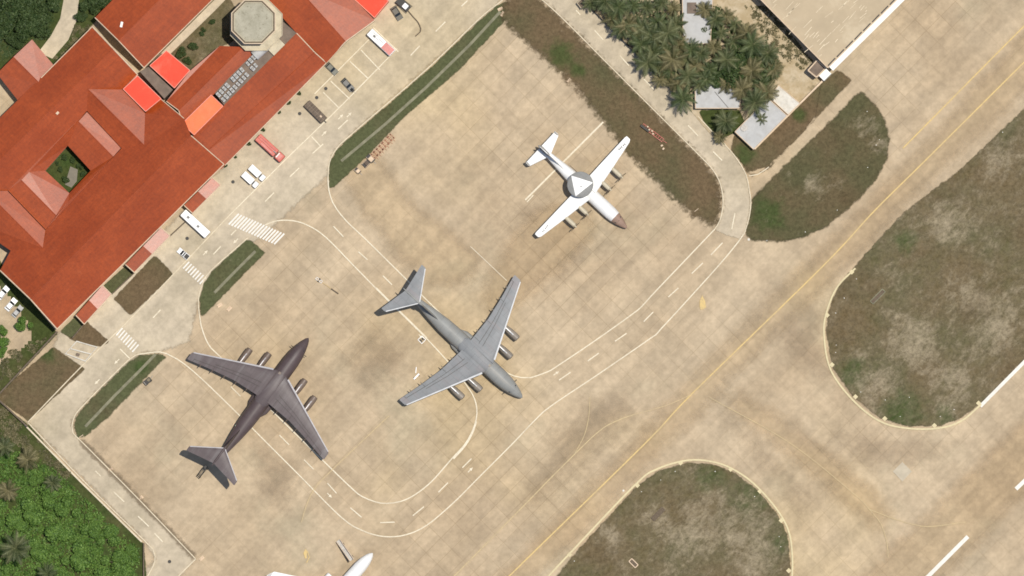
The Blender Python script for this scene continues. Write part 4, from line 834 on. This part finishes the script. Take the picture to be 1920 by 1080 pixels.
# long brown covered trailer
t = veh('covered_trailer', 'long dark brown covered trailer parked in the bays', 'trailer', 592, 210, heading(576, 195, 608, 227))
MB().box((0, 0, 1.45), (7.2, 2.4, 1.7), 0, .1).build('cover', brn, t); b = MB()
for k in range(9): b.box((-3.2+.8*k, 0, 2.32), (.07, 2.3, .06))
b.box((0, .05, 2.33), (7, .1, .07)); b.build('cover_rib', m_plain('brown_edge', (.24, .19, .14), .9, .2, 2), t)
MB().box((2.1, .2, 2.34), (.6, .5, .1)).build('patch', M['trim'], t); MB().box((3.9, 0, .7), (1.0, .25, .18)).build('drawbar', M['dark'], t); wheels(t, (-2.4, -1.3, 2.4), 2.3, .45)
# cars
def car(label, px, py, ang, paint, L=4.3, w=1.8, pick=False, group=None):
    t = veh('car', label, 'car', px, py, ang, group)
    b = MB(); prof = [(-L/2, .35), (L/2, .35), (L/2, .72), (L/2-.15, .8), (L*.22, .95), (-L*.42, .98), (-L/2, .85)]
    rings = [[(x*(1-.02*abs(k)), k*w/2*(1 if zz < .8 else .94), zz) for x, zz in prof] for k in (-1, 1)]; b.loft(rings[::-1]); b.build('body', paint, t)
    x0, x1 = (-.12*L, .2*L) if pick else (-.4*L, .2*L)
    c = MB(); lo_ = [(x0, -w*.44, .95), (x1, -w*.44, .95), (x1, w*.44, .95), (x0, w*.44, .95)]; hi_ = [(x0+.35, -w*.36, 1.42), (x1-.65, -w*.36, 1.42), (x1-.65, w*.36, 1.42), (x0+.35, w*.36, 1.42)]
    c.loft([lo_, hi_]); g = c.build('window_glass', M['glass'], t)
    r = MB(); r.box(((x0+.35+x1-.65)/2, 0, 1.44), (x1-x0-1.0, w*.72, .06), 0, .03); r.build('roof', paint, t)
    if pick: MB().box((-.32*L, 0, .96), (.32*L, w*.8, .05)).build('load_bed', M['dark'], t)
    for s in (1, -1): MB().box((L/2, s*w*.33, .66), (.05, .32, .14)).build('headlight', M['white'], t)
    wheels(t, (-L*.3, L*.31), w, .32); return t
dk = m_plain('dark_car_paint', (.05, .05, .045), .3, .2, 2, coat=.6, local=True); gn = m_plain('green_grey_paint', (.1, .1, .075), .4, .2, 2, local=True); gy = m_plain('grey_green_roof', (.13, .12, .095), .6, .15, 2, local=True)
car('dark car standing in a bay beside the dark cable cart', 652, 159, heading(0, 0, 20, 22), dk); car('dull green-grey car close under the terminal eave', 622, 129, heading(0, 0, 20, 20), gn, 4.2)
cv = car('dark grey ribbed-roof car next to the white utility truck', 744, 25, heading(0, 0, 14, 22), gy, 4.4, 2.)
car('small white pickup at the crosswalk by the grass plot', 344, 476, heading(0, 0, -18, -15), busw, 3.9, 1.7, True)
car('white car at the left frame edge in the shade of the terminal', 6, 549, heading(0, 0, 12, -14), busw, 4.4); car('white car next to the round bush beside the terminal', 21, 571, heading(0, 0, 12, -14), busw, 4.2); car('silver-grey car between the white car and the round bush', 33, 584, heading(0, 0, 12, -14), M['bluegrey'], 3.9, 1.6)
# utility truck with a hose trailing over the yard
t = veh('utility_truck', 'dark utility truck with a white cab roof trailing a hose', 'truck', 758, 10, heading(0, 0, 16, 14))
MB().box((-.3, 0, .95), (4.4, 2.1, 1.1), 0, .08).build('body', M['dark'], t); c = MB().box((.5, 0, 1.8), (1.5, 1.5, .7), 0, .12).build('cab_roof', busw, t); MB().box((1.3, 0, 1.65), (.08, 1.4, .5)).build('windscreen', M['glass'], t)
b = MB()
for s in (1, -1): b.tube([(-2.6, s*1.1, 1.5), (2.1, s*1.25, 1.5)], .09, 5); b.tube([(-1.4, s*1.0, .9), (-1.4, s*1.5, 1.6)], .09, 5)
b.build('rack', M['rubber'], t); wheels(t, (-1.4, 1.2), 2.1, .42)
q = spline(px2([(765, 20), (775, 32), (784, 42), (789, 54), (788, 60), (779, 68)]), 1.); b = MB(); b.tube([(v.x, v.y, ZL+.12) for v in q], .17, 6); tag(b.build('hose', M['bark'], org=(q[0].x, q[0].y, 0)), 'thick dark hose curving across the yard behind the utility truck', 'hose')
# small dark cart behind the dark car
t = veh('cable_cart', 'dark cart with a cable reel behind the dark car', 'cart', 660, 168, heading(0, 0, 16, 18)); MB().box((0, 0, .5), (1.5, 1., .35), 0, .05).build('bed', M['dark'], t); MB().tube([(0, -.4, .95), (0, .4, .95)], .4, 12).build('reel', M['rubber'], t); MB().tube([(.7, 0, .45), (1.7, .1, .3)], .06, 5).build('handle', M['steel'], t); wheels(t, (-.4, .4), 1.1, .25)
# apron equipment
def equip_cart(label, px, py, L, w, top, ang): 
    t = veh('service_cart', label, 'cart', px, py, ang)
    MB().box((0, 0, .55), (L, w, .35), 0, .05).build('bed', M['dark'], t); MB().box((.1*L, 0, 1.0), (L*.55, w*.85, .6), 0, .08).build('housing', top, t); b = MB()
    for s in (1, -1): b.tube([(-L*.45, s*w*.45, .7), (-L*.45, s*w*.45, 1.5), (L*.4, s*w*.45, 1.5)], .06, 5)
    b.build('frame', M['trim'], t); MB().tube([(L/2, 0, .5), (L/2+.9, 0, .3)], .06, 5).build('tow_handle', M['steel'], t); wheels(t, (-L*.32, L*.32), w, .25); return t
equip_cart('cream-topped service cart at the end of the rusty dollies', 695, 297, 2.6, 1.5, M['trim'], -A45); equip_cart('brown service cart between the two pale ones by the grass', 687, 307, 2.2, 1.6, brn, A45); equip_cart('small pale cart lowest in the row beside the grass strip', 671, 320, 1.8, 1.2, M['trim'], -A45)
rust = m_plain('rusty_frame', (.45, .21, .12), .8, .25, 3, local=True)
dl = None
for k in range(7):
    x, y = 702+k*5.2, 291-k*5.6; q = P(x, y)
    if dl is None:
        dl = thing('flat_dolly', 'rusty flat dolly in the row beside the grass strip', 'dolly', q, -A45, 'rusty dollies by the grass strip')
        b = MB()
        for j in range(5): b.box((-.9+.45*j, 0, .4), (.1, 1.2, .1))
        for s in (1, -1): b.box((0, s*.6, .42), (2.0, .1, .12))
        b.build('frame', rust, dl); MB().tube([(1, 0, .4), (1.7, 0, .25)], .06, 5).build('tow_handle', rust, dl); wheels(dl, (-.7, .7), 1.2, .2)
    else: dup(dl, q, -A45+R.uniform(-.12, .12))
t = veh('ladder_trailer', 'long dark red ladder trailer with cream fittings on the brown verge', 'trailer', 1224, 249, heading(1201, 231, 1247, 266))
b = MB()
for s in (.5, -.5): b.box((0, s, .75), (7.6, .12, .16))
for k in range(11): b.box((-3.6+.72*k, 0, .75), (.09, 1., .1))
b.build('frame', redp, t); MB().box((-2.6, -.35, 1.0), (3., .7, .5), 0, .06).build('locker', M['dark'], t)
for x, y in ((-1.3, .1), (-.4, .3), (.3, -.2), (-2.2, .5)): MB().box((x, y, 1.1), (.55, .45, .4), .4, .08).build('fitting', M['trim'], t)
MB().tube([(3.8, 0, .7), (5.1, .1, .4)], .08, 5).build('drawbar', redp, t); wheels(t, (-2.2, 2.4), 1.3, .35)
q = P(1241, 272); 
for (x, y), nm in (((1241, 273), 'upper'), ((1244, 279), 'lower')):
    q = P(x, y); b = MB(); b.box((q.x, q.y, .4), (.7, .5, .6), A45*(.5 if nm == 'upper' else 1), .08); tag(b.build('equipment_box', M['trim'], org=(q.x, q.y, 0)), 'small cream box on the verge below the red trailer' if nm == 'upper' else 'small cream box lying farthest from the red trailer', 'box')
t = veh('tow_bar', 'long tow bar with a white frame lying on the open apron', 'tow bar', 612, 535, heading(593, 521, 633, 549))
MB().box((3., 0, .35), (2.6, .35, .3), 0, .05).build('bar_end', M['bark'], t); MB().box((.3, 0, .35), (3.4, .16, .16)).build('bar', m_plain('ochre_paint', (.5, .37, .18), .7, .1, 2), t); b = MB()
for s in (.35, -.35): b.box((-2.6, s, .45), (2.2, .1, .12))
for k in range(4): b.box((-3.6+.66*k, 0, .46), (.1, .8, .1))
b.build('wheel_frame', busw, t); wheels(t, (-2.6,), 1.1, .3)
t = veh('ground_power_cart', 'dark cluttered ground power cart on the apron near the lower grass strip', 'cart', 277, 715, heading(0, 0, 14, -12)); MB().box((0, 0, .7), (2.4, 1.4, .7), 0, .1).build('housing', M['dark'], t); MB().box((.5, .1, 1.15), (.9, .8, .3), .3, .06).build('control_box', m_plain('olive_box', (.2, .17, .11), .8, .2, 2), t); b = MB(); b.tube([(-1, -.6, 1.05), (-1, -.6, 1.7), (-1, .6, 1.7), (-1, .6, 1.05)], .07, 5); b.tube([(1.2, 0, .6), (2.2, .3, .3)], .07, 5); b.build('handle', M['steel'], t); wheels(t, (-.8, .8), 1.5, .3)
t = veh('tail_stand', 'dark maintenance ladder stand behind the tail of the mauve jet', 'ladder', 379, 886, heading(369, 895, 388, 874)); b = MB()
for s in (.5, -.5): b.tube([(-2., s, .3), (1.6, s, 3.4)], .1, 5)
for k in range(9): b.tube([(-1.9+.42*k, -.5, .4+.36*k), (-1.9+.42*k, .5, .4+.36*k)], .07, 5)
b.build('ladder', M['dark'], t); b = MB(); b.box((1.9, 0, 3.4), (1.0, 1.1, .08)); b.build('platform', M['dark'], t); b = MB()
for s in (.5, -.5): b.tube([(2.3, s, 0), (2.3, s, 3.4)], .07, 5)
b.build('strut', M['dark'], t); wheels(t, (-1.4, 1.8), 1.3, .25)
# three-camera target / box marking beside the grey jet
t = veh('equipment_trolley', 'small white square trolley with two dark pads beside the grey jet', 'trolley', 791, 637, A45); b = MB()
for k in (-1, 1): b.box((k*.8, 0, .25), (.16, 1.7, .12)); b.box((0, k*.8, .25), (1.5, .16, .12))
b.build('frame', busw, t)
for s in (.35, -.35): MB().box((s, 0, .22), (.4, .8, .2)).build('pad', M['dark'], t)
wheels(t, (-.6, .6), 1.5, .13)
# low white pallets under the grey jet's wing
t = veh('wheel_chock_rack', 'cream wheeled chock rack beside the grey jet wing tip', 'rack', 781, 706, A45*.9); b = MB(); b.box((0, 0, .3), (2.2, .5, .3), .1, .05); b.build('rack', busw, t); b = MB(); b.box((1.1, 1.5, .25), (.25, 1.8, .2), -.8, .04); b.build('chock', busw, t); wheels(t, (-.7, .7), .8, .15)
# edge lights and marker posts
def edge_light():
    t = thing('edge_light', '', 'light'); MB().tube([(0, 0, 0), (0, 0, .12)], .38, 10).build('base', M['whiteroof'], t); MB().tube([(0, 0, .12), (0, 0, .4)], .12, 8).build('lamp', M['white'], t); return t
L0 = None
for pts, lb, gp in (([(1404, 449), (1438, 451), (1510, 435), (1570, 394), (1627, 314), (1626, 209), (1649, 262), (1643, 272)], 'small white edge light on the rim of the rounded grass island near the houses', 'edge lights of the island near the houses'),
                    ([(1606, 523), (1583, 559), (1567, 587), (1567, 661), (1614, 735), (1688, 781), (1763, 781), (1789, 768), (1880, 248), (1660, 750), (1705, 745), (1568, 647)], 'small white edge light on the big grass island at the right', 'edge lights of the big right island'),
                    ([(1266, 884), (1341, 884), (1239, 900), (1415, 931), (1461, 1006), (1464, 1025), (1203, 922), (1077, 1052), (1169, 920)], 'small white edge light on the grass island at the bottom', 'edge lights of the bottom island')):
    for x, y in pts:
        q = P(x, y)
        if L0 is None: L0 = edge_light(); L0.location = q; L0['label'] = lb; L0['group'] = gp
        else: dup(L0, q, 0, lb, group=gp, scale=R.uniform(.8, 1.1))
sg = None
for x, y, lb in ((1306, 394, 'small cream marker board at the dusty corner of the brown verge'), (1066, 150, 'small yellow marker board at the green patch of the brown verge'), (938, 17, 'cream marker slab at the top end of the grass strip'), (942, 26, 'cream marker block just below the slab at the strip end'),
                 (207, 880, 'cream drain cover highest along the bare road edge'), (264, 934, 'cream drain cover in the middle of the bare road edge'), (152, 818, 'cream drain cover at the lower tip of the grass strip'), (412, 572, 'white marker on the apron beside the short grass strip'), (430, 579, 'second white marker, farther from the short grass strip'), (378, 1047, 'cream marker just off the road corner')):
    q = P(x, y); t = thing('marker_board', lb, 'marker', q, A45+R.uniform(-.4, .4)); MB().box((0, 0, .42), (1.5, .16, .7), 0, .03).build('board', M['trim'], t); MB().box((0, 0, .05), (1.5, .9, .12)).build('base', M['trim'], t)
for x, y, lb in ((318, 1053, 'dark round manhole in the road bend'), (351, 447, 'dark round manhole between the white bus and the pickup'), (437, 341, 'dark round manhole near the white lorries'), (562, 213, 'dark round manhole beside the brown trailer'), (594, 183, 'dark round manhole at the end of the brown trailer'), (611, 166, 'dark round manhole in the parking bay corner')):
    q = P(x, y); t = thing('manhole', lb, 'manhole', q); MB().tube([(0, 0, ZL-.01), (0, 0, ZL+.015)], .5, 16).build('cover', M['dark'], t)
# concrete inspection pits in the grass islands
for x, y, L, lb in ((1646, 556, 5., 'rectangular concrete pit frame in the big right island'), (1234, 964, 4.5, 'slim concrete pit frame in the bottom island'), (1188, 1056, 2.6, 'short dark pit with a pale rim in the bottom island')):
    q = P(x, y); t = thing('inspection_pit', lb, 'pit', q, A45 if y != 1056 else -A45); b = MB(); z = ZL
    for k in (-1, 1): b.box((0, k*.6, z+.1), (L, .25, .3)); b.box((k*L/2, 0, z+.1), (.25, 1.2, .31))
    b.build('rim', M['bark'] if y == 964 else M['channel'] if y == 556 else M['trim'], t); MB().box((0, 0, z+.02), (L-.3, .95, .05)).build('cover', M['bark'], t)
# ------------------------------------------------------------------ vegetation
def leafcloud(n, lumps, size, seed, aspect=.6):
    r = np.random.RandomState(seed); vs = []; fs = []; sh = []
    for i in range(n):
        c, rad, hz = lumps[r.randint(len(lumps))]
        d = r.normal(size=3); d /= np.linalg.norm(d); d[2] = abs(d[2])*.9-.15
        p = np.array(c)+d*np.array([rad, rad, hz])*(r.uniform(.35, 1)**.4)*r.uniform(.8, 1.08)
        nrm = d*.6+r.normal(size=3)*.55+np.array([0, 0, .45]); nrm /= np.linalg.norm(nrm)
        u = np.cross(nrm, r.normal(size=3)); u /= np.linalg.norm(u); v = np.cross(nrm, u); s_ = size*r.uniform(.6, 1.3)
        o = len(vs); vs += [tuple(p+u*s_), tuple(p+v*s_*aspect), tuple(p-u*s_), tuple(p-v*s_*aspect)]; fs.append((o, o+1, o+2, o+3)); sh += [r.uniform(0, 1)**1.4]*4
    return vs, fs, sh
def tree_proto(name, label, cat, rad, h, n, leaf, size, seed, group=None):
    r = random.Random(seed); t = thing(name, label, cat, group=group)
    lumps = []
    for k in range(9):
        a = r.uniform(0, 6.28); d = rad*math.sqrt(r.uniform(.02, .5)); q = r.uniform(.3, .5)*rad; lumps.append(((d*math.cos(a), d*math.sin(a), h*r.uniform(.55, .85)), q, q*r.uniform(.6, .9)))
    vs, fs, sh = leafcloud(n, lumps, size, seed); b = MB(); b.add(vs, fs); b.a = sh; b.build('crown', leaf, t)
    tr_ = MB(); tr_.tube([(0, 0, 0), (.1, .05, h*.3), (0, .1, h*.6)], .3, 7, .16)
    for (c, q, z) in lumps[:5]: tr_.tube([(0, .08, h*.45), (c[0]*.6, c[1]*.6, c[2]*.9)], .11, 5, .04)
    tr_.build('trunk', M['bark'], t); return t
def palm_proto(seed, label, group=None, h=7., fl=4.6):
    r = random.Random(seed); t = thing('palm_tree', label, 'palm tree', group=group); b = MB(); nf = r.randint(20, 26)
    for k in range(nf):
        a = 2*math.pi*k/nf*2.618+r.uniform(-.2, .2); el = r.uniform(-.15, 1.05); L = fl*r.uniform(.8, 1.08); p = Vector((0, 0, h)); sgm = 7; pts = [p.copy()]
        for j in range(sgm): 
            e = el-1.35*(j/sgm)**1.2; p = p+Vector((math.cos(a)*math.cos(e), math.sin(a)*math.cos(e), math.sin(e)))*L/sgm; pts.append(p.copy())
        shd = r.uniform(0, 1)
        for j in range(sgm):
            d = (pts[j+1]-pts[j]).normalized(); sd = d.cross(Vector((0, 0, 1))).normalized(); sw = .07
            b.add([pts[j]+sd*sw, pts[j]-sd*sw, pts[j+1]-sd*sw*.7, pts[j+1]+sd*sw*.7], [(0, 1, 2, 3)]); b.a += [min(1, shd+.3)]*4
            if j == 0: continue
            for m in (0, .5):
                o = pts[j].lerp(pts[j+1], m); ll = .95*math.sin(math.pi*min(1., (j+m)/sgm*.8+.18))*fl/4.6
                for s in (1, -1):
                    tip = o+sd*s*ll*.85+d*ll*.55+Vector((0, 0, -.32*ll)); wv = d*.13
                    b.add([o-wv, o+wv, tip+wv*.25, tip-wv*.25], [(0, 1, 2, 3)]); b.a += [min(1, max(0, shd+r.uniform(-.25, .25)))]*4
    b.build('crown', M[{8: 'palm_dark', 13: 'palm_dry'}.get(seed, 'palm')], t); tr_ = MB(); tr_.tube([(-.5, .3, 0), (-.3, .2, h*.35), (0, .05, h*.7), (0, 0, h)], .24, 8, .16); tr_.build('trunk', M['bark'], t); return t
GP = 'palms crowded in the grove beside the service road'; LP = 'palm tree with spreading dull green fronds in the crowded grove beside the service road'
pp = [palm_proto(s, LP, GP, R.uniform(6, 8.5)) for s in (3, 5, 8, 13)]
grove = [(1108, 4), (1136, 2), (1160, 14), (1186, 10), (1212, 14), (1240, 6), (1262, 16), (1180, 46), (1166, 52), (1206, 52), (1234, 44), (1252, 62), (1202, 82), (1224, 98), (1252, 96), (1272, 84), (1232, 126), (1258, 132), (1288, 112), (1290, 142), (1322, 18), (1342, 36), (1352, 62), (1338, 88), (1314, 100), (1374, 78), (1392, 104), (1330, 130), (1312, 158), (1410, 132), (1428, 158), (1392, 168), (1444, 138), (1350, 112), (1214, 118), (1412, 84), (1440, 100), (1452, 128), (1400, 62), (1378, 46), (1362, 30), (1436, 172), (1424, 116), (1150, 34), (1194, 66), (1222, 68), (1268, 46), (1262, 112), (1238, 148), (1270, 156), (1304, 124), (1296, 92), (1324, 148), (1362, 112), (1382, 128), (1402, 140), (1362, 158)]
used = [False]*4
def put_palm(x, y, sc, label=None, group=None, h=7):
    i = R.randrange(4); q = P(x, y, h); loc = (q.x, q.y, 0); rz = R.uniform(0, 6.28)
    if not used[i] and label is None: used[i] = True; o = pp[i]; o.location = loc; o.rotation_euler = (0, 0, rz); o.scale = (sc,)*3; return o
    o = dup(pp[i], loc, rz, label, sc)
    if label and 'group' in o: del o['group']
    return o
for x, y in grove: put_palm(x, y, R.uniform(.62, 1.14))
put_palm(1281, 186, 1.05, 'round palm overhanging the road bend beside the slanted-seam roof'); put_palm(1361, 228, .98, 'dark palm standing at the road curve below the pale roofs'); put_palm(1349, 256, .62, 'small palm leaning over the road kerb below the dark palm')
put_palm(1416, 192, 1.12, 'large palm spreading over the corner of the grey house roof'); put_palm(1428, 222, .5, 'small palm in front of the big palm on the grey house roof')
put_palm(52, 862, .95, 'palm with dark fronds at the upper corner of the green thicket'); put_palm(30, 1028, 1.25, 'big pale palm low in the green thicket near the left frame edge'); put_palm(8, 838, .8, 'yellowish palm at the left frame edge above the thicket'); put_palm(14, 920, .9, 'palm at the left frame edge halfway down the thicket'); put_palm(98, 905, .7, 'small palm inside the thicket behind the corner palm'); put_palm(88, 1075, .8, 'palm at the bottom frame edge in the thicket')
GT = 'dark broadleaf trees in the grove'; LT = 'dark green broadleaf tree between the palms and the sandy yard'
tp_ = [tree_proto('broadleaf_tree', LT, 'tree', 5.2, 7.5, 2600, M['leaf'], .33, s, GT) for s in (21, 22, 23)]
for i, (x, y, s) in enumerate(((1372, 132, 1.05), (1404, 118, .85), (1425, 140, .75), (1382, 98, .8), (1350, 140, .8), (1330, 60, .6), (1395, 150, .8), (1440, 118, .6))):
    q = P(x, y, 6)
    if i < 3: o = tp_[i]; o.location = (q.x, q.y, 0); o.scale = (s,)*3
    else: dup(tp_[i % 3], (q.x, q.y, 0), R.uniform(0, 6), scale=s)
def dtree(src, x, y, s, label, group=None):
    q = P(x, y, 5*s); o = dup(src, (q.x, q.y, 0), R.uniform(0, 6), label, s)
    if group: o['group'] = group
    elif 'group' in o: del o['group']
    return o
for k, (x, y, s) in enumerate(((20, 12, 1.15), (58, 6, 1.), (92, 12, .8), (8, 48, .9), (48, 44, .95), (78, 46, .75), (30, 72, .6), (192, 2, .8), (168, 12, .6), (218, -12, .8), (152, 30, .4))):
    if k < 7: dtree(tp_[k % 3], x, y, s, 'dark tree in the clump left of the curved path', 'trees left of the curved path')
    else: dtree(tp_[k % 3], x, y, s, 'dark tree between the curved path and the tiled roof', 'trees right of the curved path')
lt = tree_proto('bushy_tree', 'bright green bushy tree in the thicket at the lower left', 'tree', 4.6, 5.5, 2400, M['lush'], .34, 31, 'bushy trees of the lower left thicket')
lt2 = tree_proto('bushy_tree', 'bright green bushy tree in the thicket at the lower left', 'tree', 4.6, 5., 2400, M['lush'], .3, 33, 'bushy trees of the lower left thicket')
for k, (x, y, s) in enumerate(((92, 925, .95), (128, 950, .9), (60, 960, 1.), (165, 985, .85), (110, 1000, 1.), (205, 1010, .85), (150, 1045, 1.), (215, 1055, .95), (70, 1030, .85), (245, 1040, .6), (30, 980, .8), (110, 1065, .9), (190, 1085, .9), (70, 905, .6), (230, 1075, .8), (15, 1075, .8))):
    q = P(x, y, 4); src = (lt, lt2)[k % 2]
    if k < 2: src.location = (q.x, q.y, 0); src.scale = (s, s, s*.8)
    else: dup(src, (q.x, q.y, 0), R.uniform(0, 6), scale=(s, s, s*.75))
o = dtree(lt2, 45, 606, .62, 'round clipped green bush beside the terminal and the parked cars')
for k, (x, y, s) in enumerate(((-4, 640, .7), (2, 660, .5), (6, 620, .4))): dtree(lt, x, y, s, 'bush at the left frame edge below the paved yard', 'bushes below the paved yard')
for k, (x, y, s) in enumerate(((120, 296, .22), (137, 300, .2), (150, 312, .24), (112, 318, .2), (124, 336, .24), (140, 288, .2), (108, 306, .15), (156, 326, .18))): dtree(tp_[k % 3], x, y, s, 'small shrub inside the tiled courtyard', 'shrubs in the small tiled courtyard')
for k, (x, y, s) in enumerate(((342, 100, .4), (362, 88, .3), (380, 60, .25), (352, 112, .3), (398, 40, .2), (330, 118, .2))): dtree(tp_[k % 3], x, y, s, 'shrub on the strip of lawn between the tiled wings and the tower', 'shrubs on the lawn by the tower')
q = P(138, 334); b = MB(); b.prism([P(x, y)[:2] for x, y in ((132, 312), (146, 318), (144, 340), (134, 352), (122, 346))], ZL, ZL+.04); struct(b.build('pond', m_plain('courtyard_paving', (.13, .11, .075), .5, .2, .6)))
for k, (x, y) in enumerate(((560, 175), (541, 192), (522, 210), (493, 242), (466, 270), (441, 292), (422, 311))): dtree(tp_[k % 3], x, y, .16, 'tiny shrub on the pavement along the terminal front', 'tiny shrubs along the terminal front')
def scatter(name, label, poly, n, leaf, size, hmax, seed, clump=2.2):
    q = [P(x, y) for x, y in poly]; xs = [p.x for p in q]; ys = [p.y for p in q]; r = random.Random(seed); vs = []; fs = []; sh = []
    def inside(x, y):
        c = False
        for i in range(len(q)):
            a, b_ = q[i], q[i-1]
            if (a.y > y) != (b_.y > y) and x < (b_.x-a.x)*(y-a.y)/(b_.y-a.y)+a.x: c = not c
        return c
    cl = []
    while len(cl) < n//40:
        x, y = r.uniform(min(xs), max(xs)), r.uniform(min(ys), max(ys))
        if inside(x, y): cl.append((x, y, r.uniform(.5, 1)*hmax, r.uniform(.5, 1.3)*clump, r.uniform(0, .6)))
    for (x, y, h, w_, s0) in cl:
        for k in range(40):
            a = r.uniform(0, 6.28); d = w_*math.sqrt(r.uniform(0, 1)); px_, py_ = x+d*math.cos(a), y+d*math.sin(a)
            if not inside(px_, py_): continue
            z = .1+h*(1-(d/w_)**2)*r.uniform(.5, 1); nv = Vector((r.gauss(0, .5), r.gauss(0, .5), 1)).normalized(); u = nv.orthogonal().normalized(); u = Matrix.Rotation(r.uniform(0, 6.28), 3, nv) @ u; v = nv.cross(u); s_ = size*r.uniform(.5, 1.3); c = Vector((px_, py_, z)); o_ = len(vs)
            vs += [c+u*s_, c+v*s_*.6, c-u*s_, c-v*s_*.6]; fs.append((o_, o_+1, o_+2, o_+3)); sh += [min(1, max(0, s0+r.uniform(-.2, .4)))]*4
    b = MB(); b.add(vs, fs); b.a = sh; c = sum(q, Vector())/len(q); o = b.build(name, leaf, org=(c.x, c.y, 0)); return tag(o, label, 'undergrowth', kind='stuff')
scatter('undergrowth', 'dense bright green undergrowth filling the lower left thicket', [(-20, 850), (60, 845), (130, 905), (200, 970), (262, 1030), (266, 1095), (-20, 1095)], 16000, M['lush'], .36, 1.8, 41)
scatter('scrub', 'olive scrub along the left frame edge between the wall and the thicket', [(-20, 770), (10, 765), (60, 812), (140, 892), (120, 900), (60, 850), (-20, 850)], 3000, M['scrub'], .3, .7, 42, 1.4)
scatter('undergrowth', 'dark undergrowth beneath the palms of the grove', [(1105, 0), (1180, 80), (1262, 165), (1320, 205), (1390, 190), (1440, 165), (1430, 100), (1340, 0)], 9000, M['leaf'], .3, 1.0, 43, 1.8)
scatter('undergrowth', 'dark undergrowth beneath the trees left of the curved path', [(-20, -20), (118, -20), (110, 30), (85, 75), (60, 74), (0, 120), (-20, 130)], 5000, M['leaf'], .3, .9, 44, 1.6)
scatter('scrub', 'pale mixed scrub on the sandy strip below the hangar', [(1395, 10), (1440, 12), (1525, 115), (1500, 135), (1450, 95)], 4200, M['scrub'], .26, .6, 45, 1.0)
scatter('scrub', 'scrub on the rough ground left of the terminal corner', [(-20, 660), (40, 650), (95, 628), (40, 690), (0, 735), (-20, 745)], 2200, M['scrub'], .26, .5, 46, 1.1)
scatter('scrub', 'sparse scrub between the curved path and the tiled roof', [(140, 45), (172, 48), (110, 112), (98, 110), (130, 78)], 900, M['scrub'], .24, .5, 47, .9)
print('objects', len(bpy.data.objects))
